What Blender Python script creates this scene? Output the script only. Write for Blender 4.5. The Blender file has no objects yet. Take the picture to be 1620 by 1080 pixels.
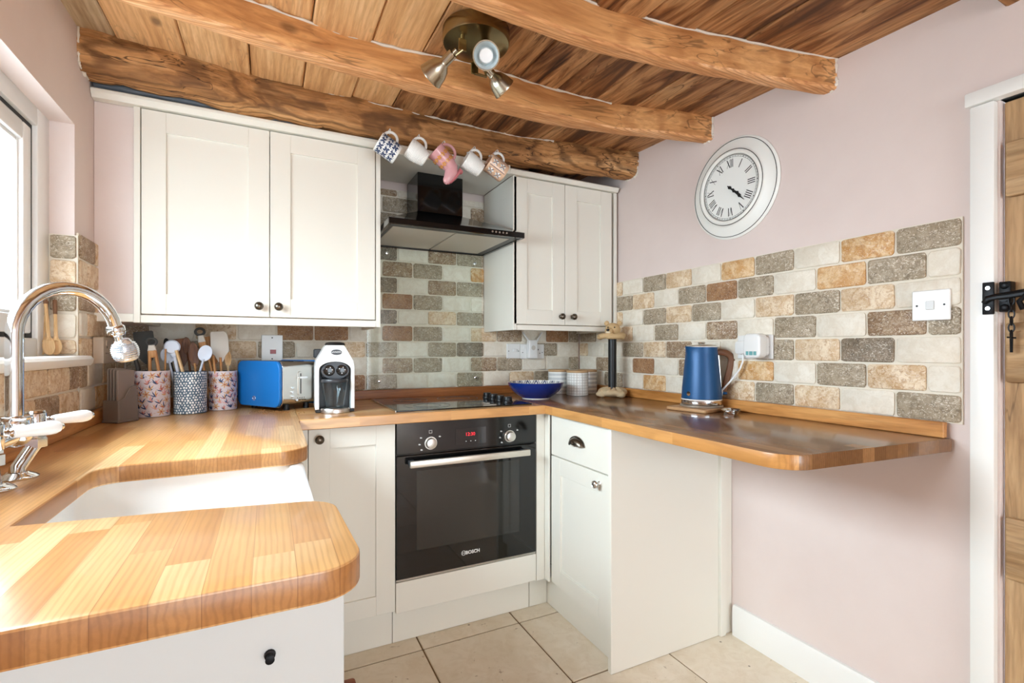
import bpy, bmesh, math, random
from mathutils import Vector, Matrix, noise, Euler
random.seed(7)
S = bpy.context.scene
C = S.collection
SKY0, SKY1, EXPO = 8.0, 32.0, 0.14
PI = math.pi

# ------------------------------------------------------------------ survey of the room
# camera solved from the room's vanishing points (1620 x 1080 frame)
FPX, CX, CY, CAMH = 775.0, 810.0, 552.0, 1.12
YAW = math.atan2(385.0, 775.0)
_F = Vector((math.sin(YAW), math.cos(YAW), 0)); _R = Vector((math.cos(YAW), -math.sin(YAW), 0)); _U = Vector((0, 0, 1))
def ray(px, py): return _F + _R*((px-CX)/FPX) - _U*((py-CY)/FPX)
def onY(px, py, Y):
    d = ray(px, py); return d*(Y/d.y) + Vector((0, 0, CAMH))
def onX(px, py, X):
    d = ray(px, py); return d*(X/d.x) + Vector((0, 0, CAMH))
def onZ(px, py, Z):
    d = ray(px, py); return d*((Z-CAMH)/d.z) + Vector((0, 0, CAMH))

XL, XR, YB = -0.52, 1.645, 2.413        # walls
YREAR = -3.6
WT, WTH = 0.882, 0.036                  # worktop top, thickness
WB = WT - WTH

# ------------------------------------------------------------------ mesh builder
class B:
    def __init__(s): s.v = []; s.f = []; s.m = []; s.mi = 0; s.M = None
    def add(s, verts, faces, mi=None):
        n = len(s.v)
        for p in verts:
            p = Vector(p)
            s.v.append(s.M @ p if s.M is not None else p)
        for f in faces:
            s.f.append([i+n for i in f]); s.m.append(s.mi if mi is None else mi)
        return s
    def _bm(s, bm, mi=None):
        bm.verts.index_update()
        s.add([v.co.copy() for v in bm.verts], [[v.index for v in f.verts] for f in bm.faces], mi); bm.free(); return s
    def box(s, x0, x1, y0, y1, z0, z1, bev=0.0, seg=2, mi=None):
        bm = bmesh.new(); bmesh.ops.create_cube(bm, size=1)
        for v in bm.verts:
            v.co = Vector((x0+(v.co.x+.5)*(x1-x0), y0+(v.co.y+.5)*(y1-y0), z0+(v.co.z+.5)*(z1-z0)))
        if bev > 0: bmesh.ops.bevel(bm, geom=bm.edges[:]+bm.verts[:], offset=bev, segments=seg, affect='EDGES', profile=.5, clamp_overlap=True)
        return s._bm(bm, mi)
    def prism(s, out, axis, a, b, bev=0.0, seg=2, mi=None):
        def P(p, w):
            if axis == 'z': return Vector((p[0], p[1], w))
            if axis == 'y': return Vector((p[0], w, p[1]))
            return Vector((w, p[0], p[1]))
        bm = bmesh.new(); n = len(out)
        lo = [bm.verts.new(P(p, a)) for p in out]; hi = [bm.verts.new(P(p, b)) for p in out]
        f1 = bm.faces.new(lo[::-1]); f2 = bm.faces.new(hi)
        for i in range(n): bm.faces.new((lo[i], lo[(i+1) % n], hi[(i+1) % n], hi[i]))
        bmesh.ops.recalc_face_normals(bm, faces=bm.faces[:])
        if bev > 0:
            ed = set(f1.edges) | set(f2.edges)
            bmesh.ops.bevel(bm, geom=list(ed), offset=bev, segments=seg, affect='EDGES', profile=.5, clamp_overlap=True)
        return s._bm(bm, mi)
    def lathe(s, prof, c=(0, 0, 0), n=32, M=None, mi=None):
        c = Vector(c); vs = []; fs = []; rings = []
        for r, z in prof:
            if r < 1e-6: rings.append([len(vs)]); vs.append(Vector((0, 0, z)))
            else:
                rings.append(list(range(len(vs), len(vs)+n)))
                vs += [Vector((r*math.cos(2*PI*i/n), r*math.sin(2*PI*i/n), z)) for i in range(n)]
        for a, b in zip(rings, rings[1:]):
            for i in range(n):
                j = (i+1) % n
                if len(a) == 1 and len(b) == 1: continue
                if len(a) == 1: fs.append([a[0], b[j], b[i]][::-1])
                elif len(b) == 1: fs.append([a[i], a[j], b[0]])
                else: fs.append([a[i], a[j], b[j], b[i]])
        if M is not None: vs = [M @ v for v in vs]
        return s.add([v+c for v in vs], fs, mi)
    def cyl(s, p0, p1, r0, r1=None, n=24, bev=0.0, mi=None):
        p0 = Vector(p0); p1 = Vector(p1); d = p1-p0; L = d.length
        r1 = r0 if r1 is None else r1
        q = Vector((0, 0, 1)).rotation_difference(d.normalized()).to_matrix()
        if bev > 0: pr = [(0, 0), (r0-bev, 0), (r0-bev*.3, bev*.3), (r0, bev), (r1, L-bev), (r1-bev*.3, L-bev*.3), (r1-bev, L), (0, L)]
        else: pr = [(0, 0), (r0, 0), (r1, L), (0, L)]
        return s.lathe(pr, p0, n, q, mi)
    def tube(s, pts, r, n=12, mi=None, flat=None, closed=False):
        pts = [Vector(p) for p in pts]; m = len(pts)
        rs = [r]*m if not isinstance(r, (list, tuple)) else list(r)
        vs = []; fs = []
        T = []
        for i in range(m):
            if closed: t = pts[(i+1) % m]-pts[i-1]
            else: t = pts[min(i+1, m-1)]-pts[max(i-1, 0)]
            T.append(t.normalized())
        up = Vector((0, 0, 1)) if abs(T[0].z) < .9 else Vector((1, 0, 0))
        nv = (up - T[0]*up.dot(T[0])).normalized()
        for i in range(m):
            if i: nv = (nv - T[i]*nv.dot(T[i])).normalized()
            bv = T[i].cross(nv)
            for k in range(n):
                a = 2*PI*k/n
                ca, sa = math.cos(a), math.sin(a)
                fa, fb = (1, 1) if flat is None else flat
                vs.append(pts[i] + nv*(ca*rs[i]*fa) + bv*(sa*rs[i]*fb))
        for i in range(m if closed else m-1):
            for k in range(n):
                a = i*n+k; b = i*n+(k+1) % n; i2 = (i+1) % m
                fs.append([a, b, i2*n+(k+1) % n, i2*n+k])
        if not closed:
            fs.append(list(range(n))[::-1]); fs.append(list(range((m-1)*n, m*n)))
        return s.add(vs, fs, mi)
    def ell(s, c, r, rot=None, nu=20, nv=12, mi=None):
        rx, ry, rz = (r, r, r) if not isinstance(r, (tuple, list)) else r
        pr = [(math.sin(PI*i/nv), -math.cos(PI*i/nv)) for i in range(nv+1)]
        pr[0] = (0, -1); pr[-1] = (0, 1)
        M = Matrix.Diagonal((rx, ry, rz))
        if rot is not None: M = Euler(rot).to_matrix() @ M
        return s.lathe(pr, c, nu, M, mi)
    def quad(s, a, b, c, d, mi=None): return s.add([a, b, c, d], [[0, 1, 2, 3]], mi)
    def disp(s, i0, amp, sc, seed=0.0, stretch=(1, 1, 1)):
        for i in range(i0, len(s.v)):
            p = s.v[i]; q = Vector((p.x*sc*stretch[0]+seed, p.y*sc*stretch[1], p.z*sc*stretch[2]))
            s.v[i] = p + Vector((noise.noise(q+Vector((7, 0, 0))), noise.noise(q+Vector((0, 31, 0))), noise.noise(q+Vector((0, 0, 57)))))*amp
        return s

def rr(x0, x1, y0, y1, r, n=6, rs=None):
    rs = rs or (r, r, r, r)   # bl, br, tr, tl
    cs = [(x0+rs[0], y0+rs[0], PI, rs[0]), (x1-rs[1], y0+rs[1], 1.5*PI, rs[1]), (x1-rs[2], y1-rs[2], 0, rs[2]), (x0+rs[3], y1-rs[3], .5*PI, rs[3])]
    out = []
    for cx, cy, a0, q in cs:
        if q <= 0: out.append((cx, cy)); continue
        for i in range(n+1):
            a = a0+.5*PI*i/n; out.append((cx+q*math.cos(a), cy+q*math.sin(a)))
    return out

def rootloc(p):
    while p.parent is not None: p = p.parent
    return Vector(p.location)
def finish_mesh(name, b, mats, shift=None, attr=None, ang=35):
    me = bpy.data.meshes.new(name)
    vs = [v-shift for v in b.v] if shift is not None else b.v
    me.from_pydata([tuple(v) for v in vs], [], b.f)
    if not isinstance(mats, (list, tuple)): mats = [mats]
    for m in mats: me.materials.append(m)
    me.polygons.foreach_set('material_index', [min(i, len(mats)-1) for i in b.m])
    me.polygons.foreach_set('use_smooth', [True]*len(b.f))
    if attr:
        at = me.attributes.new('rnd', 'FLOAT', 'FACE'); at.data.foreach_set('value', attr)
    me.update()
    me.set_sharp_from_angle(angle=math.radians(ang))
    return me
def obj(name, b, mats, parent=None, world=True, label=None, attr=None, keep=False, ang=35):
    shift = None; loc = Vector((0, 0, 0))
    if parent is not None:
        if world: shift = rootloc(parent)
    elif not keep:
        xs = [v.x for v in b.v]; ys = [v.y for v in b.v]; zs = [v.z for v in b.v]
        loc = Vector(((min(xs)+max(xs))/2, (min(ys)+max(ys))/2, min(zs))); shift = loc
    me = finish_mesh(name, b, mats, shift, attr, ang)
    o = bpy.data.objects.new(name, me); C.objects.link(o)
    o.location = loc
    if parent is not None: o.parent = parent
    if label: o['label'] = label
    return o
def thing(name, label, cat, loc, rotz=0, group=None, rot=None):
    o = bpy.data.objects.new(name, None); C.objects.link(o)
    o.empty_display_size = .05
    o.location = loc; o.rotation_euler = rot if rot else (0, 0, rotz)
    o['label'] = label; o['category'] = cat
    if group: o['group'] = group
    return o
def pieces(name, b, mats, parent=None, world=True):
    """every loose piece of b becomes a part of its own"""
    par = list(range(len(b.v)))
    def find(i):
        while par[i] != i: par[i] = par[par[i]]; i = par[i]
        return i
    for f in b.f:
        for j in f[1:]: par[find(j)] = find(f[0])
    comp = {}
    for f, m in zip(b.f, b.m): comp.setdefault(find(f[0]), []).append((f, m))
    out = []
    for fl in comp.values():
        c = B(); idx = {}
        for f, m in fl:
            for j in f:
                if j not in idx: idx[j] = len(c.v); c.v.append(b.v[j])
            c.f.append([idx[j] for j in f]); c.m.append(m)
        out.append(obj(name, c, mats, parent, world))
    return out
def tag(o, label, cat, group=None):
    o['label'] = label; o['category'] = cat
    if group: o['group'] = group
    return o
def struct(o): o['kind'] = 'structure'; return o
def dup(root, loc, label, rot=None):
    r = root.copy(); C.objects.link(r); r.location = loc; r['label'] = label
    if rot is not None: r.rotation_euler = rot
    for ch in list(root.children):
        c = ch.copy(); C.objects.link(c); c.parent = r
        for g in ch.children:
            d = g.copy(); C.objects.link(d); d.parent = c
    return r
def textmesh(b, s, size, M, mi=0, align='CENTER', bold=0.0):
    cu = bpy.data.curves.new('lettering', 'FONT'); cu.body = s; cu.size = size; cu.align_x = align; cu.align_y = 'CENTER'
    cu.offset = bold; cu.extrude = .0002; cu.resolution_u = 3
    o = bpy.data.objects.new('lettering', cu); C.objects.link(o)
    dg = bpy.context.evaluated_depsgraph_get(); dg.update()
    me = bpy.data.meshes.new_from_object(o.evaluated_get(dg))
    b.add([M @ v.co for v in me.vertices], [list(p.vertices) for p in me.polygons], mi)
    bpy.data.objects.remove(o); bpy.data.curves.remove(cu); bpy.data.meshes.remove(me)
FACE_MY = Matrix.Rotation(PI/2, 4, 'X')                     # text plane xy -> xz, facing -Y

# ------------------------------------------------------------------ materials
def lin(c):
    return tuple((x/255/12.92 if x/255 <= .04045 else ((x/255+.055)/1.055)**2.4) for x in c)+(1,)
def mat(name, col, rough=.5, metal=0.0, coat=0.0, spec=.5, emit=None, estr=0, trans=0.0, ior=1.45, bump=None):
    m = bpy.data.materials.new(name); m.use_nodes = True
    p = m.node_tree.nodes['Principled BSDF']
    p.inputs['Base Color'].default_value = lin(col); p.inputs['Roughness'].default_value = rough
    p.inputs['Metallic'].default_value = metal; p.inputs['Coat Weight'].default_value = coat
    p.inputs['Coat Roughness'].default_value = .08
    p.inputs['Specular IOR Level'].default_value = spec; p.inputs['Transmission Weight'].default_value = trans
    p.inputs['IOR'].default_value = ior
    if emit: p.inputs['Emission Color'].default_value = lin(emit); p.inputs['Emission Strength'].default_value = estr
    if bump:
        nt = m.node_tree; sc, st, di = bump
        tx = nt.nodes.new('ShaderNodeTexCoord'); nz = nt.nodes.new('ShaderNodeTexNoise'); nz.inputs['Scale'].default_value = sc; nz.inputs['Detail'].default_value = 4
        bp = nt.nodes.new('ShaderNodeBump'); bp.inputs['Strength'].default_value = st; bp.inputs['Distance'].default_value = di
        nt.links.new(tx.outputs['Object'], nz.inputs['Vector']); nt.links.new(nz.outputs['Fac'], bp.inputs['Height']); nt.links.new(bp.outputs['Normal'], p.inputs['Normal'])
    return m
class NT:
    def __init__(s, name, rough=.5, coat=0.0, spec=.5):
        s.m = bpy.data.materials.new(name); s.m.use_nodes = True; s.t = s.m.node_tree
        s.p = s.t.nodes['Principled BSDF']; s.p.inputs['Roughness'].default_value = rough; s.p.inputs['Coat Weight'].default_value = coat
        s.p.inputs['Coat Roughness'].default_value = .12; s.p.inputs['Specular IOR Level'].default_value = spec
        s.co = s.t.nodes.new('ShaderNodeTexCoord').outputs['Object']
    def put(s, sock, v):
        if isinstance(v, bpy.types.NodeSocket): s.t.links.new(v, sock)
        else: sock.default_value = v
    def math(s, op, a, b=0.0, c=None):
        n = s.t.nodes.new('ShaderNodeMath'); n.operation = op
        s.put(n.inputs[0], a); s.put(n.inputs[1], b)
        if c is not None: s.put(n.inputs[2], c)
        return n.outputs[0]
    def sep(s, v):
        n = s.t.nodes.new('ShaderNodeSeparateXYZ'); s.put(n.inputs[0], v); return n.outputs
    def comb(s, x, y, z):
        n = s.t.nodes.new('ShaderNodeCombineXYZ'); s.put(n.inputs[0], x); s.put(n.inputs[1], y); s.put(n.inputs[2], z); return n.outputs[0]
    def white(s, v):
        n = s.t.nodes.new('ShaderNodeTexWhiteNoise'); n.noise_dimensions = '3D'; s.put(n.inputs['Vector'], v); return n.outputs['Value']
    def noise(s, v, sc, det=4, rough=.55, dist=0.0):
        n = s.t.nodes.new('ShaderNodeTexNoise'); s.put(n.inputs['Vector'], v); s.put(n.inputs['Scale'], sc); n.inputs['Detail'].default_value = det
        n.inputs['Roughness'].default_value = rough; n.inputs['Distortion'].default_value = dist; return n.outputs['Fac']
    def wave(s, v, sc, dist, det=2, dsc=1.0):
        n = s.t.nodes.new('ShaderNodeTexWave'); s.put(n.inputs['Vector'], v); n.inputs['Scale'].default_value = sc; n.inputs['Distortion'].default_value = dist
        n.bands_direction = 'Y'; n.inputs['Detail'].default_value = det; n.inputs['Detail Scale'].default_value = dsc; return n.outputs['Fac']
    def voro(s, v, sc, feat='F1'):
        n = s.t.nodes.new('ShaderNodeTexVoronoi'); n.feature = feat; s.put(n.inputs['Vector'], v); n.inputs['Scale'].default_value = sc; return n.outputs['Distance']
    def ramp(s, f, stops):
        n = s.t.nodes.new('ShaderNodeValToRGB'); s.put(n.inputs[0], f); e = n.color_ramp.elements
        while len(e) < len(stops): e.new(.5)
        for k, (p, c) in enumerate(stops): e[k].position = p; e[k].color = lin(c)
        return n.outputs[0]
    def mix(s, f, a, b, mode='MIX'):
        n = s.t.nodes.new('ShaderNodeMix'); n.data_type = 'RGBA'; n.blend_type = mode
        s.put(n.inputs[0], f); s.put(n.inputs[6], a if isinstance(a, bpy.types.NodeSocket) else lin(a)); s.put(n.inputs[7], b if isinstance(b, bpy.types.NodeSocket) else lin(b)); return n.outputs[2]
    def scale(s, v, xyz):
        n = s.t.nodes.new('ShaderNodeMapping'); s.put(n.inputs[0], v); n.inputs['Scale'].default_value = xyz; return n.outputs[0]
    def attr(s, a):
        n = s.t.nodes.new('ShaderNodeAttribute'); n.attribute_name = a; return n.outputs['Fac']
    def mr(s, v, a, b, c=0.0, d=1.0):
        n = s.t.nodes.new('ShaderNodeMapRange'); s.put(n.inputs[0], v); n.inputs[1].default_value = a; n.inputs[2].default_value = b; n.inputs[3].default_value = c; n.inputs[4].default_value = d; return n.outputs[0]
    def done(s, col, bump=None, bs=.3, bd=.002, rough=None):
        s.put(s.p.inputs['Base Color'], col)
        if bump is not None:
            n = s.t.nodes.new('ShaderNodeBump'); n.inputs['Strength'].default_value = bs; n.inputs['Distance'].default_value = bd
            s.put(n.inputs['Height'], bump); s.t.links.new(n.outputs[0], s.p.inputs['Normal'])
        if rough is not None: s.put(s.p.inputs['Roughness'], rough)
        return s.m

def butcher(name, axis, cols, rough=.28, coat=.25):
    """staves of oak glued side by side, running along axis 'x' or 'y'"""
    n = NT(name, rough, coat); x, y, z = n.sep(n.co)[:3]
    u, w = (x, y) if axis == 'x' else (y, x)
    row = n.math('FLOOR', n.math('DIVIDE', w, .043))
    off = n.math('MULTIPLY', n.white(n.comb(row, 3.3, 1.7)), .6)
    col = n.math('FLOOR', n.math('DIVIDE', n.math('ADD', u, off), .34))
    r = n.white(n.comb(row, col, 5.1)); r2 = n.white(n.comb(col, row, 9.7))
    base = n.ramp(r, [(0, cols[0]), (.35, cols[1]), (.7, cols[2]), (1, cols[3])])
    gv = n.comb(n.math('MULTIPLY', u, 5.0), n.math('ADD', n.math('MULTIPLY', w, 60.0), n.math('MULTIPLY', r2, 70)), n.math('MULTIPLY', z, 60.0))
    g = n.noise(gv, 1.0, 5, .6, .6)
    rv = n.comb(n.math('MULTIPLY', u, 4.0), n.math('ADD', n.math('MULTIPLY', w, 26.0), n.math('MULTIPLY', r2, 40)), n.math('MULTIPLY', z, 26.0))
    g2 = n.wave(rv, 1.6, 6.0, 3, .7)
    c = n.mix(n.mr(g, .35, .75, 0, .5), base, n.mix(.62, base, cols[4]))
    c = n.mix(n.mr(g2, .45, 1, 0, .42), c, n.mix(.55, c, cols[4]))
    fx = n.math('FRACT', n.math('DIVIDE', w, .043)); seam = n.math('LESS_THAN', fx, .022)
    c = n.mix(n.math('MULTIPLY', seam, .45), c, cols[4])
    return n.done(c, g, .06, .0006, rough)

OAK = [(196, 138, 80), (208, 154, 94), (218, 168, 108), (232, 194, 140), (140, 88, 42)]
OAK_SHADED = [(112, 76, 46), (128, 88, 54), (142, 100, 62), (160, 116, 74), (70, 42, 22)]  # same oak, with the dim grazing light on the right run painted in
m_oak_x = butcher('oiled oak along x', 'x', OAK); m_oak_y = butcher('oiled oak along y', 'y', OAK)
m_oak_end_shaded = butcher('shaded oak end grain', 'y', [(158, 104, 54), (172, 116, 62), (182, 126, 70), (194, 140, 84), (104, 60, 26)], .35, .1)  # end grain, with the weaker light on the sides put into a darker colour
m_oak_lit_edge_y = butcher('lit oak long edge', 'y', [(186, 128, 66), (196, 138, 74), (206, 148, 84), (216, 162, 98), (130, 80, 34)], .35, .1)  # window-lit edge of the right run, its light put into the colour
m_oak_shaded_y = butcher('shaded oiled oak along y', 'y', OAK_SHADED, .22, .35)
m_oak_edge = butcher('oak edge strip', 'x', [(186, 118, 56), (198, 130, 64), (206, 138, 70), (214, 150, 82), (128, 72, 30)], .4, .1)

def timber(name, along, cols, sc=1.0, rough=.6, streak=.5, knots=.4, bs=.25, useattr=False, stops=(.25, .45, .58, .75), wide=14, crack=0.0):
    """old sawn timber: grain stretched along an axis, darker figure and knots"""
    n = NT(name, rough, 0, .35); x, y, z = n.sep(n.co)[:3]
    u, a, b = {'x': (x, y, z), 'y': (y, x, z), 'z': (z, x, y)}[along]
    r = n.attr('rnd') if useattr else 0.0
    sh = n.math('MULTIPLY', r, 37.0)
    a2 = n.math('ADD', a, sh)
    v1 = n.comb(n.math('MULTIPLY', u, 1.5*sc), n.math('MULTIPLY', a2, wide*sc), n.math('MULTIPLY', b, wide*sc))
    v2 = n.comb(n.math('MULTIPLY', u, 8*sc), n.math('MULTIPLY', a2, 110*sc), n.math('MULTIPLY', b, 110*sc))
    big = n.noise(v1, 1.0, 5, .6, 1.2); fine = n.noise(v2, 1.0, 4, .6, .3)
    ring = n.wave(v1, 1.0, 9.0, 4, .8)
    c = n.ramp(big, [(p_, c_) for p_, c_ in zip(stops, cols)])
    c = n.mix(n.mr(ring, .6, 1, 0, streak), c, cols[0])
    c = n.mix(n.mr(fine, .42, .75, 0, .6), c, cols[0])
    if crack:
        cr = n.noise(n.comb(n.math('MULTIPLY', u, 2.2*sc), n.math('MULTIPLY', a2, 20*sc), n.math('MULTIPLY', b, 20*sc)), 1.0, 3, .5, 1.6)
        cd = n.math('ABSOLUTE', n.math('SUBTRACT', cr, .5)); gate = n.mr(n.noise(n.comb(n.math('MULTIPLY', u, 3.0), n.math('MULTIPLY', a2, 5), n.math('MULTIPLY', b, 5)), 1.0, 2), .48, .56)
        c = n.mix(n.math('MULTIPLY', n.mr(cd, .006, .022, crack, 0), gate), c, (58, 34, 18))
    kn = n.voro(n.comb(n.math('MULTIPLY', u, 3.2), n.math('MULTIPLY', a2, 6), n.math('MULTIPLY', b, 6)), 1.0)
    c = n.mix(n.mr(kn, .05, .11, knots, 0), c, (62, 34, 18))
    if useattr: c = n.mix(n.math('MULTIPLY', n.attr('rnd'), .35), c, cols[1])
    h = n.math('ADD', n.math('MULTIPLY', big, 1.2), n.math('MULTIPLY', fine, .5))
    return n.done(c, h, bs, .004)
m_plank_pale = timber('pale pine plank', 'y', [(170, 112, 62), (222, 172, 118), (234, 190, 138), (242, 208, 162)], 1.0, .6, .34, .9, .4, True, crack=.25)
m_plank_dark = timber('dark streaked plank', 'y', [(52, 30, 18), (140, 90, 52), (208, 154, 102), (228, 184, 134)], .9, .6, .2, .5, .35, True, (.38, .46, .55, .75), 10, .7)
m_plank_grey = timber('whitewashed plank', 'y', [(140, 110, 80), (190, 165, 130), (208, 186, 152), (222, 206, 178)], 1.0, .7, .3, .4, .3, True)
m_beam = timber('orange beam', 'x', [(160, 100, 52), (214, 156, 98), (226, 170, 112), (234, 186, 130)], .8, .6, .4, .55, .5, crack=.5)
m_beam_rough = timber('hewn beam face', 'x', [(164, 100, 58), (224, 164, 108), (236, 182, 130), (246, 206, 162)], 2.2, .7, .5, .2, 1.0)
m_beam_log = timber('gnarled brown beam', 'x', [(92, 60, 34), (176, 124, 74), (204, 152, 98), (222, 180, 130)], .9, .7, .65, .5, 1.0, crack=.85)
m_door_wood = timber('bare pine door', 'z', [(112, 80, 50), (176, 140, 98), (194, 160, 118), (206, 176, 136)], .8, .6, .45, .5, .3, crack=.4)
m_ledge_wood = timber('bare pine ledge', 'y', [(106, 76, 46), (178, 142, 100), (198, 164, 122), (212, 180, 140)], .9, .6, .5, .6, .3)
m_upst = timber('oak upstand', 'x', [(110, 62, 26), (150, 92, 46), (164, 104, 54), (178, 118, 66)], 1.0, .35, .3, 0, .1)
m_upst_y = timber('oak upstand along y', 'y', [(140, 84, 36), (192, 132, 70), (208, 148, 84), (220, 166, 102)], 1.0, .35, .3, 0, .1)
m_plaster_flake = mat('flaking lime plaster', (226, 218, 206), .9, bump=(60, .6, .004))

def stone(name, c1, c2, c3, contrast=.5, pit=.6, sc=1.0):
    n = NT(name, .55, 0, .4); r = n.attr('rnd')
    v = n.comb(*[n.math('ADD', q, n.math('MULTIPLY', r, k)) for q, k in zip(n.sep(n.co)[:3], (13., 29., 17.))])
    a = n.noise(v, 22*sc, 6, .65, .8); b = n.noise(v, 75*sc, 4, .6, 1.0); p = n.noise(n.scale(v, (1, 1, 1.5)), 88*sc, 4, .7, 2.2)
    c = n.mix(n.mr(a, .42, .58), c1, c2)
    c = n.mix(n.mr(b, .5, .66, 0, contrast), c, c3)
    c = n.mix(n.mr(p, .54, .63, 0, pit), c, (240, 232, 216))
    c = n.mix(n.mr(r, 0, 1, 0, .18), c, c2)
    return n.done(c, n.math('ADD', b, p), .35, .0012)
m_tile = {
 'C': stone('cream travertine', (230, 224, 210), (220, 211, 194), (204, 192, 170), .3, .3),
 'G': stone('grey brown travertine', (146, 131, 108), (168, 153, 130), (104, 89, 68), .8, .85),
 'O': stone('gold travertine', (196, 144, 82), (220, 190, 146), (168, 112, 56), .65, .5),
 'T': stone('tan travertine', (200, 168, 128), (226, 208, 180), (170, 126, 82), .75, .6),
 'B': stone('rust brown travertine', (146, 104, 68), (166, 126, 88), (104, 68, 42), .65, .4),
 'D': stone('dark brown travertine', (116, 102, 84), (136, 120, 100), (78, 66, 50), .8, .65),
 'M': stone('mottled travertine', (172, 150, 122), (140, 112, 84), (104, 78, 56), .75, .85),
}
TK = list(m_tile)
m_grout = mat('cream grout', (226, 218, 202), .85, bump=(200, .3, .001))
def plaster(name, col, col2):
    n = NT(name, .75, 0, .3); a = n.noise(n.co, 3.2, 4); b = n.noise(n.co, 40, 4)
    return n.done(n.mix(n.mr(a, .35, .65), col, col2), n.math('ADD', n.math('MULTIPLY', a, 2.5), n.math('MULTIPLY', b, .25)), .25, .008)
m_pink = plaster('pale pink plaster', (224, 210, 204), (219, 204, 198))
m_white = mat('white gloss paint', (238, 238, 234), .35, bump=(30, .15, .002))
m_upvc = mat('white upvc', (240, 241, 240), .25)
m_rubber = mat('black rubber', (18, 18, 20), .6)
m_cream = mat('cream painted cabinet', (230, 227, 216), .42)
m_panelgrey = mat('white melamine panel', (206, 212, 212), .4)
m_ceramic = mat('white fireclay', (246, 246, 244), .08, coat=.4)
m_chrome = mat('chrome', (226, 228, 230), .06, 1.0)
m_steel = mat('brushed steel', (206, 204, 198), .28, 1.0)
m_pewter = mat('pewter knob', (112, 104, 94), .3, 1.0)
m_brass = mat('antique brass', (150, 134, 98), .26, 1.0)
m_satin = mat('satin nickel', (176, 168, 150), .25, 1.0)
m_black = mat('gloss black', (10, 10, 11), .12, coat=.3)
m_blackmatt = mat('satin black', (16, 16, 17), .4)
m_ovenglass = mat('black oven glass', (9, 9, 10), .04, coat=.5)
m_ovenwin = mat('oven window glass', (40, 40, 38), .05, coat=.5)
m_ovensteel = mat('oven handle steel', (214, 208, 196), .3, .8)
m_lcd = mat('display red segments', (60, 6, 8), .4, emit=(255, 40, 60), estr=1.6)
m_print = mat('white print', (222, 222, 220), .5)
m_dkgrey = mat('dark grey plastic', (52, 54, 58), .35)
m_plastic = mat('white plastic', (228, 228, 226), .25); m_rocker = mat('shaded white rocker', (204, 205, 204), .3)
m_taupe = mat('taupe plastic', (112, 98, 86), .45)
m_taupe2 = mat('taupe plastic board', (128, 112, 100), .45)
m_charcoal = mat('charcoal silicone', (58, 57, 54), .6)
m_ironblk = mat('black iron', (22, 22, 24), .42, .6)
m_pipe = mat('grey plastic pipe', (92, 100, 108), .4)
m_blue = mat('matt blue enamel', (18, 72, 118), .38, .2)
m_tblue = mat('toaster blue', (22, 110, 184), .3, .15)
m_bowlblue = mat('glazed navy', (20, 44, 118), .1, coat=.4)
m_navy = mat('navy print', (36, 56, 96), .4)
m_handlewood = mat('walnut effect handle', (122, 82, 56), .45)
m_pinkmug = mat('pink glaze', (214, 160, 164), .15, coat=.3)
m_rose = mat('rose glaze', (196, 112, 118), .15, coat=.3)
m_ochre = mat('ochre glaze', (214, 150, 70), .2)
m_canister_lid = mat('bamboo lid', (186, 152, 112), .5)
m_clockface = mat('clock face', (236, 238, 234), .4)
m_clockwhite = mat('distressed white frame', (236, 236, 230), .4)
m_ink = mat('black ink', (18, 18, 18), .5)
m_teal = mat('teal print', (104, 160, 160), .4)
m_redneon = mat('red rocker', (150, 26, 24), .3)
m_beige_socket = mat('beige socket plastic', (186, 172, 154), .4)
m_spoonwood = timber('beech spoon', 'z', [(196, 156, 104), (222, 186, 138), (230, 198, 152), (238, 210, 168)], 3, .55, .2, 0, .1)
m_utwood = timber('oak utensil', 'z', [(150, 98, 54), (188, 134, 84), (200, 148, 96), (214, 166, 114)], 3, .5, .3, 0, .1)
m_dkwood = timber('dark wooden utensil', 'z', [(64, 36, 20), (104, 64, 38), (122, 78, 48), (140, 94, 60)], 3, .5, .3, 0, .1)
m_boardwood = timber('pale board', 'y', [(150, 108, 70), (176, 134, 92), (186, 146, 104), (196, 158, 118)], 2, .5, .3, 0, .1)
m_redwood = timber('reddish stool wood', 'x', [(92, 40, 20), (132, 66, 36), (148, 80, 46), (164, 96, 60)], 2, .4, .3, 0, .1)
m_silicone = mat('grey silicone', (196, 190, 180), .5)
m_spoonpale = mat('pale blue nylon', (206, 214, 228), .45)
m_bear = mat('carved resin fur', (190, 160, 116), .65, bump=(70, .5, .002))
m_bearlight = mat('carved resin muzzle', (212, 196, 168), .65)
m_bearcloth = mat('carved resin base', (188, 166, 132), .7, bump=(45, .7, .004))
m_leafbg = mat('blush pot', (208, 196, 198), .45)
m_rust = mat('rust print', (176, 92, 70), .45)
m_gold = mat('gold print', (200, 150, 92), .45)
m_salmon = mat('pink print', (212, 150, 142), .45)
m_dotbg = mat('slate blue pot', (84, 104, 120), .45)
m_potin = mat('dark pot inside', (40, 36, 34), .7)
m_blugrey = mat('grey blue print', (110, 124, 140), .4)
m_warmgrey = mat('warm grey print', (150, 144, 136), .4)
m_filter = mat('brushed mesh filter', (206, 202, 192), .45, .35)
m_crumb = mat('crumbs', (150, 106, 64), .8)
m_coaster = mat('grey base rim', (150, 140, 128), .35, .5)
m_bulb = mat('frosted bulb', (240, 240, 240), .3)
m_lampin = mat('white reflector', (216, 226, 228), .4)
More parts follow.
